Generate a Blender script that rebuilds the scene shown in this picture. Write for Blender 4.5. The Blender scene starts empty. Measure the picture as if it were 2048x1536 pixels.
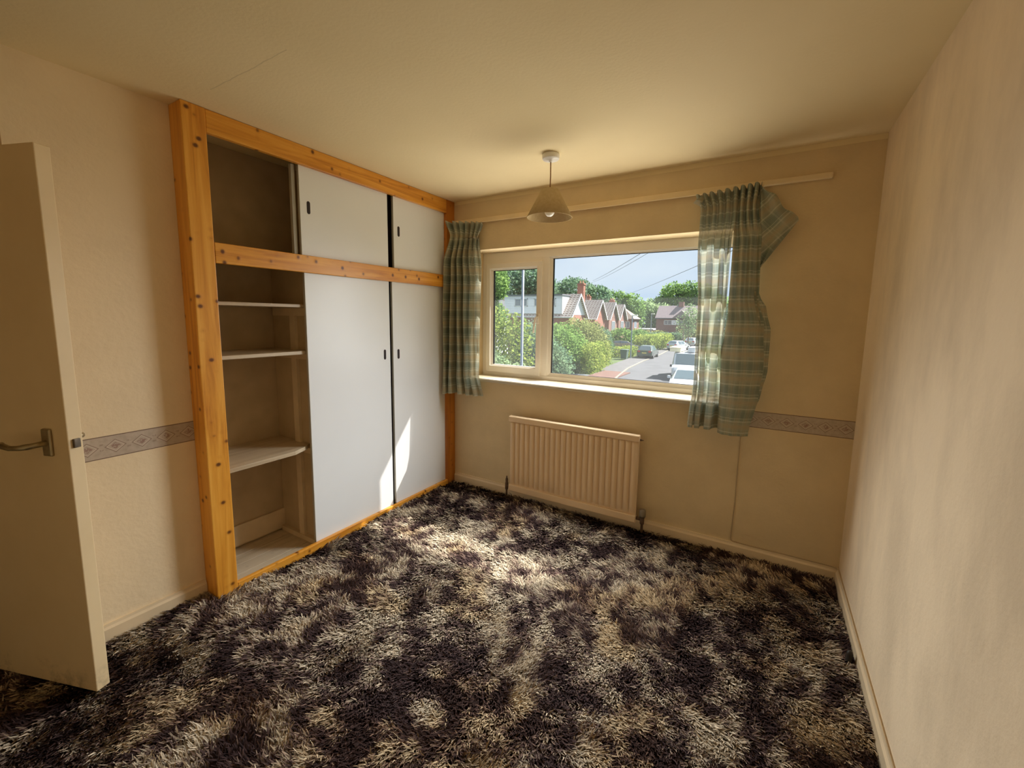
import bpy, bmesh, math, random
import numpy as np
from mathutils import Vector, Matrix

random.seed(7)
rng = np.random.default_rng(11)
SC = bpy.context.scene
COL = SC.collection
PI = math.pi

# ------------------------------------------------------------------ camera, sky, sun, exposure
cam_d = bpy.data.cameras.new('camera')
cam = bpy.data.objects.new('camera', cam_d)
COL.objects.link(cam)
R3 = ((0.85843704, -0.50746827, -0.07457744),
      (0.51270702, 0.85314291, 0.09632596),
      (0.01474285, -0.12092615, 0.99255202))      # columns: right, forward, up
cam.matrix_world = Matrix((
    (R3[0][0], R3[0][2], -R3[0][1], 2.29775),
    (R3[1][0], R3[1][2], -R3[1][1], -2.83624),
    (R3[2][0], R3[2][2], -R3[2][1], 1.46328),
    (0, 0, 0, 1)))
cam_d.sensor_fit = 'HORIZONTAL'
cam_d.sensor_width = 36.0
cam_d.lens = 842.1 / 2048 * 36.0
cam_d.shift_x = -7.52 / 2048
cam_d.shift_y = -30.05 / 2048
cam_d.clip_start = 0.02
cam_d.clip_end = 500
SC.camera = cam

SC.view_settings.view_transform = 'Standard'
SC.view_settings.look = 'None'
SC.view_settings.exposure = 0.0
SC.view_settings.gamma = 1.0
SC.view_settings.use_curve_mapping = False
SC.cycles.use_denoising = True
SC.cycles.max_bounces = 10
SC.cycles.diffuse_bounces = 6
SC.cycles.transparent_max_bounces = 16

SUN_A, SUN_S = 0.70, 0.77
sun_d = bpy.data.lights.new('sun', 'SUN')
sun_d.energy = 18.0
sun_d.angle = math.radians(0.55)
sun_d.color = (1.0, 0.96, 0.90)
sun = bpy.data.objects.new('sun', sun_d)
COL.objects.link(sun)
sun.rotation_euler = Vector((SUN_A, 1.0, 1.0 / SUN_S)).to_track_quat('Z', 'Y').to_euler()
sun.location = (6, 9, 12)

# added unseen fill lamps in the opening: cool sky tone down, warm street tone up
def fill_lamp(nm, watt, col, tilt, turn, spread, width, x, y, z):
    ld = bpy.data.lights.new(nm, 'AREA')
    ld.shape = 'RECTANGLE'
    ld.size = width
    ld.size_y = 0.28
    ld.energy = watt
    ld.spread = math.radians(spread)
    ld.color = col
    lo = bpy.data.objects.new(nm, ld)
    COL.objects.link(lo)
    lo.location = (x, y, z)
    aim = Vector((math.sin(math.radians(turn)), -math.cos(math.radians(turn)), -math.tan(math.radians(tilt))))
    lo.rotation_euler = (-aim).to_track_quat('Z', 'Y').to_euler()
    lo.visible_camera = False


for k in range(3):
    zb = 1.17 + 0.31 * k
    fill_lamp('street_fill', 2.6, (1.0, 0.92, 0.80), -38, 0, 130, 1.85, 1.19, 0.07, zb)
    for q in range(3):
        # sky fill: lamps at the left aim right and the other way round
        fill_lamp('sky_fill', 2.0, (0.90, 0.955, 1.0), 36, -30, 104, 0.30, 1.35 + 0.31 * q, 0.01, zb)
        fill_lamp('sky_fill', 2.0, (0.90, 0.955, 1.0), 36, 30, 104, 0.30, 0.41 + 0.31 * q, 0.01, zb)

world = bpy.data.worlds.new('World')
SC.world = world
world.use_nodes = True
wt = world.node_tree
wt.nodes.clear()
w_out = wt.nodes.new('ShaderNodeOutputWorld')
w_bg = wt.nodes.new('ShaderNodeBackground')
w_tc = wt.nodes.new('ShaderNodeTexCoord')
w_mp = wt.nodes.new('ShaderNodeMapping')
w_mp.inputs['Scale'].default_value = (1, 1, 2.6)
w_no = wt.nodes.new('ShaderNodeTexNoise')
w_no.inputs['Scale'].default_value = 2.3
w_no.inputs['Detail'].default_value = 5
w_rp = wt.nodes.new('ShaderNodeValToRGB')
w_rp.color_ramp.elements[0].position = 0.36
w_rp.color_ramp.elements[0].color = (0.60, 0.76, 0.95, 1)
w_rp.color_ramp.elements[1].position = 0.66
w_rp.color_ramp.elements[1].color = (0.80, 0.91, 1.0, 1)
wt.links.new(w_tc.outputs['Generated'], w_mp.inputs['Vector'])
wt.links.new(w_mp.outputs['Vector'], w_no.inputs['Vector'])
wt.links.new(w_no.outputs['Fac'], w_rp.inputs['Fac'])
wt.links.new(w_rp.outputs['Color'], w_bg.inputs['Color'])
w_bg.inputs['Strength'].default_value = 1.0
wt.links.new(w_bg.outputs['Background'], w_out.inputs['Surface'])


# ------------------------------------------------------------------ material helpers
class NT:
    """small wrapper that writes node expressions"""
    def __init__(self, name):
        self.m = bpy.data.materials.new(name)
        self.m.use_nodes = True
        self.t = self.m.node_tree
        self.t.nodes.clear()
        self.out = self.t.nodes.new('ShaderNodeOutputMaterial')
        self.bsdf = None

    def n(self, kind, **kw):
        nd = self.t.nodes.new(kind)
        for k, v in kw.items():
            setattr(nd, k, v)
        return nd

    def put(self, sock, v):
        if isinstance(v, bpy.types.NodeSocket):
            self.t.links.new(v, sock)
        elif isinstance(v, (tuple, list)) and len(v) == 3 and sock.type == 'RGBA':
            sock.default_value = (*v, 1)
        else:
            sock.default_value = v

    def math(self, op, a, b=0.0, c=0.0, clamp=False):
        nd = self.n('ShaderNodeMath', operation=op, use_clamp=clamp)
        for i, v in enumerate((a, b, c)):
            self.put(nd.inputs[i], v)
        return nd.outputs[0]

    def coord(self, which='Object', scale=(1, 1, 1), loc=(0, 0, 0), rot=(0, 0, 0)):
        tc = self.n('ShaderNodeTexCoord')
        mp = self.n('ShaderNodeMapping')
        mp.inputs['Scale'].default_value = scale
        mp.inputs['Location'].default_value = loc
        mp.inputs['Rotation'].default_value = rot
        self.t.links.new(tc.outputs[which], mp.inputs['Vector'])
        return mp.outputs['Vector']

    def noise(self, vec, scale=5, detail=3, rough=0.5, dist=0.0):
        nd = self.n('ShaderNodeTexNoise')
        self.put(nd.inputs['Vector'], vec)
        nd.inputs['Scale'].default_value = scale
        nd.inputs['Detail'].default_value = detail
        nd.inputs['Roughness'].default_value = rough
        nd.inputs['Distortion'].default_value = dist
        return nd.outputs['Fac']

    def voronoi(self, vec, scale=5, feature='F1', rand=1.0):
        nd = self.n('ShaderNodeTexVoronoi', feature=feature)
        self.put(nd.inputs['Vector'], vec)
        nd.inputs['Scale'].default_value = scale
        nd.inputs['Randomness'].default_value = rand
        return nd.outputs['Distance']

    def ramp(self, fac, stops):
        nd = self.n('ShaderNodeValToRGB')
        cr = nd.color_ramp
        while len(cr.elements) < len(stops):
            cr.elements.new(0.5)
        for e, (p, c) in zip(cr.elements, stops):
            e.position = p
            e.color = (*c, 1) if len(c) == 3 else c
        self.put(nd.inputs['Fac'], fac)
        return nd.outputs['Color']

    def mix(self, fac, a, b, blend='MIX'):
        nd = self.n('ShaderNodeMix', data_type='RGBA', blend_type=blend)
        self.put(nd.inputs[0], fac)
        self.put(nd.inputs[6], a)
        self.put(nd.inputs[7], b)
        return nd.outputs[2]

    def sep(self, vec):
        nd = self.n('ShaderNodeSeparateXYZ')
        self.t.links.new(vec, nd.inputs[0])
        return nd.outputs

    def bump(self, h, strength=0.3, dist=0.01):
        nd = self.n('ShaderNodeBump')
        nd.inputs['Strength'].default_value = strength
        nd.inputs['Distance'].default_value = dist
        self.put(nd.inputs['Height'], h)
        return nd.outputs['Normal']

    def principled(self, color, rough=0.6, spec=0.3, metallic=0.0, normal=None, coat=0.0):
        b = self.n('ShaderNodeBsdfPrincipled')
        self.put(b.inputs['Base Color'], color)
        self.put(b.inputs['Roughness'], rough)
        self.put(b.inputs['Specular IOR Level'], spec)
        self.put(b.inputs['Metallic'], metallic)
        b.inputs['Coat Weight'].default_value = coat
        if normal is not None:
            self.put(b.inputs['Normal'], normal)
        self.bsdf = b
        self.t.links.new(b.outputs[0], self.out.inputs['Surface'])
        return self.m

    def surface(self, sh):
        self.t.links.new(sh, self.out.inputs['Surface'])
        return self.m


MAT = {}


def plain(name, color, rough=0.6, spec=0.3, metallic=0.0, var=0.06, scale=6.0, coat=0.0):
    t = NT(name)
    v = t.coord('Object')
    f = t.noise(v, scale, 3)
    lo = tuple(c * (1 - var) for c in color)
    hi = tuple(min(1, c * (1 + var)) for c in color)
    MAT[name] = t.principled(t.ramp(f, [(0.3, lo), (0.7, hi)]), rough, spec, metallic, coat=coat)
    return MAT[name]


def wall_mat(name, color, blotch=0.12, bump=0.25, streak=False, relief=60):
    t = NT(name)
    v = t.coord('Object')
    f = t.noise(t.coord('Object', scale=(1, 1, 0.45) if streak else (1, 1, 1)), 3.0, 5, 0.62)
    f2 = t.noise(v, 0.9, 2)
    dirt = tuple(c * k for c, k in zip(color, (1 - blotch, 1 - blotch * 1.05, 1 - blotch * 1.1)))
    c = t.ramp(f, [(0.36, dirt), (0.6, color)])
    c = t.mix(t.math('MULTIPLY', f2, 0.25), c, tuple(min(1, x * 1.08) for x in color))
    h = t.math('ADD', t.noise(v, relief, 4, 0.6), t.math('MULTIPLY', t.noise(v, relief * 0.35, 2, 0.5, 1.5), 0.8))
    MAT[name] = t.principled(c, 0.75, 0.2, normal=t.bump(h, bump, 0.004))
    return MAT[name]


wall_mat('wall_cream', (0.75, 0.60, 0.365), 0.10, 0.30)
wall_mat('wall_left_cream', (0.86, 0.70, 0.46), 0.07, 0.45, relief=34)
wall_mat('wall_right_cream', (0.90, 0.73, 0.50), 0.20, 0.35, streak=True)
plain('gloss_cream', (0.78, 0.62, 0.40), 0.35, 0.5, var=0.05)
plain('upvc', (0.86, 0.80, 0.70), 0.3, 0.5, var=0.02)
plain('sill_paint', (0.66, 0.58, 0.43), 0.35, 0.5, var=0.04)
plain('gasket', (0.02, 0.02, 0.022), 0.6)
plain('door_white', (0.80, 0.81, 0.80), 0.32, 0.45, var=0.015, scale=2)
plain('door_edge', (0.45, 0.43, 0.36), 0.6)
plain('recess_shade', (0.03, 0.02, 0.018), 0.7)  # shade of recesses and gaps, put into the colour
plain('inside_panel', (0.52, 0.405, 0.25), 0.75, 0.2, var=0.08, scale=9)
plain('inside_batten', (0.68, 0.55, 0.36), 0.7, 0.2, var=0.08, scale=9)
plain('radiator_cream', (0.80, 0.60, 0.375), 0.28, 0.5, var=0.02)
plain('pipe_dark', (0.10, 0.055, 0.03), 0.5, 0.4, var=0.3, scale=40)
plain('valve_metal', (0.30, 0.25, 0.18), 0.4, 0.5, 0.6, var=0.2, scale=40)
plain('rose_white', (0.86, 0.84, 0.78), 0.35, 0.5, var=0.01)
plain('cord_brown', (0.32, 0.16, 0.06), 0.6, var=0.2, scale=80)
plain('rail_cream', (0.84, 0.68, 0.43), 0.5, 0.3, var=0.05)
plain('brass_worn', (0.42, 0.34, 0.20), 0.38, 0.5, 0.85, var=0.2, scale=30)
plain('latch_steel', (0.14, 0.11, 0.08), 0.45, 0.5, 0.7, var=0.3, scale=50)
plain('cable_cream', (0.52, 0.40, 0.24), 0.6, var=0.1)
plain('plug_dark', (0.035, 0.028, 0.022), 0.5, var=0.3)

# ceiling with a long hairline board joint
t = NT('ceiling_paint')
v = t.coord('Object')
x, y, z = t.sep(v)
f = t.noise(v, 1.6, 4, 0.55)
wob = t.math('MULTIPLY', t.math('SUBTRACT', t.noise(v, 9, 3), 0.5), 0.02)
dj = t.math('ABSOLUTE', t.math('ADD', t.math('ADD', y, 1.865), wob))
line = t.math('MULTIPLY', t.math('LESS_THAN', dj, 0.0022),
              t.math('MULTIPLY', t.math('GREATER_THAN', x, 0.2), t.math('LESS_THAN', x, 0.75)))
c = t.ramp(f, [(0.3, (0.80, 0.67, 0.405)), (0.7, (0.84, 0.71, 0.445))])
c = t.mix(t.math('MULTIPLY', line, 0.35), c, (0.45, 0.36, 0.2))
h = t.math('ADD', t.noise(v, 70, 3), t.math('MULTIPLY', t.noise(v, 6, 2), 1.0))
MAT['ceiling_paint'] = t.principled(c, 0.8, 0.15, normal=t.bump(h, 0.18, 0.004))


def pine(name, axis, knots=0.9, base=(0.72, 0.31, 0.034), dark=(0.47, 0.15, 0.012), light=(0.86, 0.43, 0.07)):
    t = NT(name)
    sc = [16, 16, 16]
    sc[axis] = 0.9
    v = t.coord('Object', scale=tuple(sc))
    g = t.noise(v, 1.6, 5, 0.62, 0.6)
    kn = [7.0, 7.0, 7.0]
    kn[axis] = 8.0
    kv = t.coord('Object', scale=tuple(kn))
    kd = t.voronoi(kv, 1.9)
    c = t.ramp(g, [(0.28, dark), (0.48, base), (0.72, light)])
    knot = t.ramp(kd, [(0.09, (1, 1, 1)), (0.19, (0, 0, 0))])
    halo = t.ramp(kd, [(0.12, (1, 1, 1)), (0.30, (0, 0, 0))])
    c = t.mix(t.math('MULTIPLY', halo, 0.35 * knots), c, dark)
    c = t.mix(t.math('MULTIPLY', knot, knots), c, (0.09, 0.022, 0.006))
    h = t.math('ADD', t.math('MULTIPLY', g, 0.3), halo)
    MAT[name] = t.principled(c, 0.36, 0.45, normal=t.bump(h, 0.12, 0.004))


pine('pine_x', 0)
pine('pine_y', 1)
pine('pine_z', 2)
pine('raw_board', 1, 0.12, (0.55, 0.45, 0.31), (0.42, 0.33, 0.21), (0.62, 0.52, 0.38))
pine('pine_red', 2, 0.25, (0.50, 0.17, 0.016), (0.34, 0.10, 0.008), (0.60, 0.23, 0.025))
pine('shelf_board', 1, 0.12, (0.52, 0.41, 0.27), (0.40, 0.29, 0.17), (0.60, 0.49, 0.34))

# painted flush door, grubby towards the foot and around the handle
t = NT('door_cream')
v = t.coord('Object')
x, y, z = t.sep(v)
f = t.noise(v, 2.5, 5, 0.6)
c = t.ramp(f, [(0.3, (0.72, 0.54, 0.30)), (0.7, (0.79, 0.61, 0.36))])
low = t.math('SUBTRACT', 1.0, t.math('MULTIPLY', z, 6.5), clamp=True)
spots = t.ramp(t.noise(v, 11, 6, 0.7), [(0.50, (0, 0, 0)), (0.66, (1, 1, 1))])
c = t.mix(t.math('MULTIPLY', t.math('MULTIPLY', low, spots), 0.75), c, (0.16, 0.11, 0.06))
MAT['door_cream'] = t.principled(c, 0.5, 0.3)

# wallpaper border print
t = NT('border_print')
tc = t.n('ShaderNodeTexCoord')
uv = t.sep(tc.outputs['UV'])
PITCH = 0.0905
pm = t.math('SUBTRACT', t.math('FRACT', t.math('DIVIDE', uv[0], PITCH)), 0.5)
p = t.math('ABSOLUTE', t.math('MULTIPLY', pm, PITCH))
q = t.math('ABSOLUTE', uv[1])
d = t.math('ADD', t.math('DIVIDE', p, 0.037), t.math('DIVIDE', q, 0.030))
ring = t.math('MULTIPLY', t.math('GREATER_THAN', d, 0.86), t.math('LESS_THAN', d, 1.0))
ring2 = t.math('MULTIPLY', t.math('GREATER_THAN', d, 0.74), t.math('LESS_THAN', d, 0.86))
blob = t.math('MULTIPLY', t.math('LESS_THAN', d, 0.5),
              t.math('GREATER_THAN', t.noise(tc.outputs['UV'], 95, 1, 0.5, 1.2), 0.5))
p2 = t.math('SUBTRACT', 0.5 * PITCH, p)
leaf = t.math('MULTIPLY', t.math('LESS_THAN', p2, 0.007),
              t.math('MULTIPLY', t.math('GREATER_THAN', q, 0.009), t.math('LESS_THAN', q, 0.016)))
leaf = t.math('MULTIPLY', leaf, t.math('GREATER_THAN', t.noise(tc.outputs['UV'], 160, 1), 0.44))
edge = t.math('GREATER_THAN', q, 0.0455)
base = t.ramp(t.noise(tc.outputs['UV'], 45, 3), [(0.3, (0.45, 0.36, 0.27)), (0.7, (0.55, 0.45, 0.35))])
c = t.mix(t.math('MULTIPLY', ring2, 0.7), base, (0.68, 0.58, 0.46))
c = t.mix(t.math('MULTIPLY', ring, 0.75), c, (0.25, 0.17, 0.12))
c = t.mix(t.math('MULTIPLY', blob, 0.75), c, (0.30, 0.17, 0.13))
c = t.mix(t.math('MULTIPLY', leaf, 0.55), c, (0.28, 0.20, 0.14))
c = t.mix(t.math('MULTIPLY', edge, 0.85), c, (0.13, 0.07, 0.045))
MAT['border_print'] = t.principled(c, 0.6, 0.25)

# curtain plaid: real width / drop in metres as UV
t = NT('plaid_cloth')
tc = t.n('ShaderNodeTexCoord')
U = t.sep(tc.outputs['UV'])


def band(sock, period, centre, half, soft=0.25):
    """1 inside a stripe of half-width `half` repeated every `period`"""
    fr = t.math('SUBTRACT', t.math('FRACT', t.math('ADD', t.math('DIVIDE', sock, period), 0.5 - centre)), 0.5)
    a = t.math('MULTIPLY', t.math('ABSOLUTE', fr), period)
    mr = t.n('ShaderNodeMapRange')
    mr.inputs['From Min'].default_value = half * (1 - soft)
    mr.inputs['From Max'].default_value = half * (1 + soft)
    mr.inputs['To Min'].default_value = 1
    mr.inputs['To Max'].default_value = 0
    t.put(mr.inputs['Value'], a)
    return mr.outputs[0]


PD = 0.14
green = (0.235, 0.275, 0.205)
c = green
beige, tan, pale, dkg = (0.43, 0.385, 0.26), (0.42, 0.33, 0.20), (0.68, 0.66, 0.53), (0.165, 0.205, 0.17)
wv = t.noise(t.coord('UV', scale=(14, 420, 1)), 1.0, 2)
wu = t.noise(t.coord('UV', scale=(420, 14, 1)), 1.0, 2)
c = t.mix(t.math('MULTIPLY', wv, 0.4), green, dkg)
for s, o, w in ((U[0], 0.0, .6), (U[1], 0.08, 1.0)):
    c = t.mix(t.math('MULTIPLY', band(s, PD, 0.0 + o, 0.030, 0.6), 0.55 * w), c, beige)
    c = t.mix(t.math('MULTIPLY', band(s, PD, 0.02 + o, 0.011, 0.5), 0.5 * w), c, tan)
    c = t.mix(t.math('MULTIPLY', band(s, PD, 0.5 + o, 0.020, 0.3), 0.40 * w), c, dkg)
    for k in (-0.245, -0.215, 0.225, 0.255, 0.37):
        c = t.mix(t.math('MULTIPLY', band(s, PD, k + o, 0.0013, 0.4), 0.60 * w), c, pale)
c = t.mix(t.math('MULTIPLY', t.math('MULTIPLY', wu, wv), 0.35), c, pale)
weave = t.math('ADD', wu, wv)
nrm = t.bump(weave, 0.15, 0.002)


def cloth_shader(t, c, nrm, trans, thru):
    df = t.n('ShaderNodeBsdfDiffuse')
    tl = t.n('ShaderNodeBsdfTranslucent')
    tp = t.n('ShaderNodeBsdfTransparent')
    t.put(df.inputs['Color'], c)
    t.put(df.inputs['Normal'], nrm)
    t.put(tl.inputs['Color'], c)
    ms = t.n('ShaderNodeMixShader')
    ms.inputs[0].default_value = trans
    t.t.links.new(df.outputs[0], ms.inputs[1])
    t.t.links.new(tl.outputs[0], ms.inputs[2])
    m2 = t.n('ShaderNodeMixShader')
    m2.inputs[0].default_value = thru
    t.t.links.new(ms.outputs[0], m2.inputs[1])
    t.t.links.new(tp.outputs[0], m2.inputs[2])
    return t.surface(m2.outputs[0])


MAT['plaid_cloth'] = cloth_shader(t, c, nrm, 0.22, 0.13)
m_lined = MAT['plaid_cloth'].copy()
m_lined.name = 'plaid_lined'
fac = [nd for nd in m_lined.node_tree.nodes if nd.bl_idname == 'ShaderNodeMixShader']
fac[0].inputs[0].default_value = 0.06
fac[1].inputs[0].default_value = 0.0
MAT['plaid_lined'] = m_lined

# pane: clear glass with a pale veil mixed in to imitate haze
t = NT('pane_glass')
tr = t.n('ShaderNodeBsdfTransparent')
gl = t.n('ShaderNodeBsdfGlossy')
gl.inputs['Roughness'].default_value = 0.02
veil_bsdf = t.n('ShaderNodeBsdfTranslucent')
veil_bsdf.inputs['Color'].default_value = (0.92, 0.96, 1, 1)
fr = t.n('ShaderNodeFresnel')
fr.inputs['IOR'].default_value = 1.45
veil_fac = t.ramp(t.noise(t.coord('Object', scale=(1, 1, 0.35)), 5, 5, 0.6), [(0.3, (0.014, 0.014, 0.014)), (0.75, (0.028, 0.028, 0.028))])
m1 = t.n('ShaderNodeMixShader')
t.put(m1.inputs[0], t.math('MULTIPLY', fr.outputs[0], 0.6))
t.t.links.new(tr.outputs[0], m1.inputs[1])
t.t.links.new(gl.outputs[0], m1.inputs[2])
m2 = t.n('ShaderNodeMixShader')
t.put(m2.inputs[0], veil_fac)
t.t.links.new(m1.outputs[0], m2.inputs[1])
t.t.links.new(veil_bsdf.outputs[0], m2.inputs[2])
MAT['pane_glass'] = t.surface(m2.outputs[0])

# lampshade: warm fabric that lets some light through
t = NT('shade_cloth')
df = t.n('ShaderNodeBsdfDiffuse')
tl = t.n('ShaderNodeBsdfTranslucent')
cc = t.ramp(t.noise(t.coord('Object', scale=(1, 1, 1)), 60, 3), [(0.3, (0.50, 0.375, 0.20)), (0.7, (0.56, 0.43, 0.25))])
t.put(df.inputs['Color'], cc)
t.put(tl.inputs['Color'], cc)
ms = t.n('ShaderNodeMixShader')
ms.inputs[0].default_value = 0.10
t.t.links.new(df.outputs[0], ms.inputs[1])
t.t.links.new(tl.outputs[0], ms.inputs[2])
MAT['shade_cloth'] = t.surface(ms.outputs[0])

t = NT('bulb_glass')
MAT['bulb_glass'] = t.principled((0.9, 0.88, 0.82), 0.12, 0.6)


def attr_mat(name, attr='Col', rough=0.9, translucent=0.0, spec=0.1):
    t = NT(name)
    at = t.n('ShaderNodeAttribute', attribute_name=attr)
    if translucent:
        df = t.n('ShaderNodeBsdfDiffuse')
        tl = t.n('ShaderNodeBsdfTranslucent')
        t.put(df.inputs['Color'], at.outputs['Color'])
        t.put(tl.inputs['Color'], at.outputs['Color'])
        ms = t.n('ShaderNodeMixShader')
        ms.inputs[0].default_value = translucent
        t.t.links.new(df.outputs[0], ms.inputs[1])
        t.t.links.new(tl.outputs[0], ms.inputs[2])
        MAT[name] = t.surface(ms.outputs[0])
    else:
        MAT[name] = t.principled(at.outputs['Color'], rough, spec)


attr_mat('pile_fibre', rough=0.85, spec=0.12)
attr_mat('leaf', translucent=0.45)
plain('carpet_back', (0.05, 0.035, 0.03), 0.95)

# outdoors
plain('grass', (0.075, 0.11, 0.035), 0.9, var=0.25, scale=0.8)
plain('tarmac', (0.088, 0.091, 0.098), 0.9, var=0.12, scale=0.7)
plain('tarmac_patch', (0.055, 0.058, 0.062), 0.9, var=0.12, scale=1.2)
plain('paving_grey', (0.105, 0.103, 0.105), 0.9, var=0.12, scale=1.3)
plain('paving_red', (0.135, 0.075, 0.06), 0.9, var=0.14, scale=1.6)
plain('kerb_stone', (0.20, 0.19, 0.16), 0.9, var=0.1)
plain('gravel_pale', (0.14, 0.155, 0.165), 0.9, var=0.15, scale=7)
plain('bark', (0.17, 0.12, 0.085), 0.9, var=0.25, scale=12)
plain('white_paint', (0.66, 0.67, 0.68), 0.5, var=0.02)
plain('clad_white', (0.72, 0.74, 0.80), 0.5, var=0.03)
plain('felt_grey', (0.16, 0.17, 0.19), 0.85)
plain('lamp_post_grey', (0.22, 0.26, 0.31), 0.5, 0.4, 0.2)
plain('pole_wood', (0.22, 0.17, 0.13), 0.9)
plain('wire_grey', (0.26, 0.28, 0.31), 0.7)
plain('pot_clay', (0.58, 0.33, 0.20), 0.8)
plain('car_white', (0.52, 0.55, 0.58), 0.25, 0.5, coat=0.5)
plain('car_dark', (0.07, 0.10, 0.085), 0.25, 0.5, 0.3, coat=0.6)
plain('car_silver', (0.55, 0.57, 0.60), 0.3, 0.5, 0.4, coat=0.5)
plain('car_blue', (0.30, 0.36, 0.45), 0.3, 0.5, 0.3, coat=0.5)
plain('car_black', (0.05, 0.05, 0.06), 0.25, 0.5, coat=0.5)
plain('car_glass', (0.09, 0.13, 0.15), 0.06, 0.7)
plain('tyre', (0.02, 0.02, 0.02), 0.8)
plain('wheel_alloy', (0.50, 0.50, 0.52), 0.35, 0.5, 0.7)
plain('lens_red', (0.50, 0.03, 0.03), 0.2, 0.5)
plain('lens_clear', (0.70, 0.72, 0.74), 0.15, 0.6)
plain('plate_yellow', (0.75, 0.62, 0.16), 0.4)
plain('plate_white', (0.8, 0.8, 0.76), 0.4)
plain('box_cream', (0.82, 0.74, 0.52), 0.6)
plain('box_grey', (0.58, 0.60, 0.64), 0.6)
plain('bin_green', (0.10, 0.15, 0.12), 0.5)
plain('fence_wood', (0.30, 0.24, 0.20), 0.85, var=0.2)
plain('window_dark', (0.17, 0.20, 0.23), 0.12, 0.6)


def brick_mat(name, a, b, mortar, scale, mort=0.012):
    t = NT(name)
    g = t.n('ShaderNodeTexCoord')
    x, y, z = t.sep(g.outputs['Object'])
    cb = t.n('ShaderNodeCombineXYZ')
    t.put(cb.inputs[0], t.math('ADD', x, y))
    t.put(cb.inputs[1], z)
    bk = t.n('ShaderNodeTexBrick')
    t.put(bk.inputs['Vector'], cb.outputs[0])
    bk.inputs['Color1'].default_value = (*a, 1)
    bk.inputs['Color2'].default_value = (*b, 1)
    bk.inputs['Mortar'].default_value = (*mortar, 1)
    bk.inputs['Scale'].default_value = scale
    bk.inputs['Mortar Size'].default_value = mort
    MAT[name] = t.principled(bk.outputs['Color'], 0.85, 0.15)


brick_mat('brick_red', (0.33, 0.14, 0.10), (0.27, 0.12, 0.09), (0.36, 0.28, 0.24), 3.0)
brick_mat('brick_brown', (0.25, 0.14, 0.115), (0.21, 0.12, 0.10), (0.28, 0.22, 0.20), 3.0)
brick_mat('roof_tile', (0.20, 0.15, 0.13), (0.26, 0.20, 0.17), (0.62, 0.57, 0.52), 1.05, .04)
brick_mat('roof_tile_pink', (0.22, 0.18, 0.19), (0.19, 0.16, 0.165), (0.30, 0.26, 0.26), 1.3, .03)
brick_mat('roof_tile_tan', (0.27, 0.21, 0.17), (0.24, 0.19, 0.155), (0.3, 0.26, 0.22), 1.6)


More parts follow.
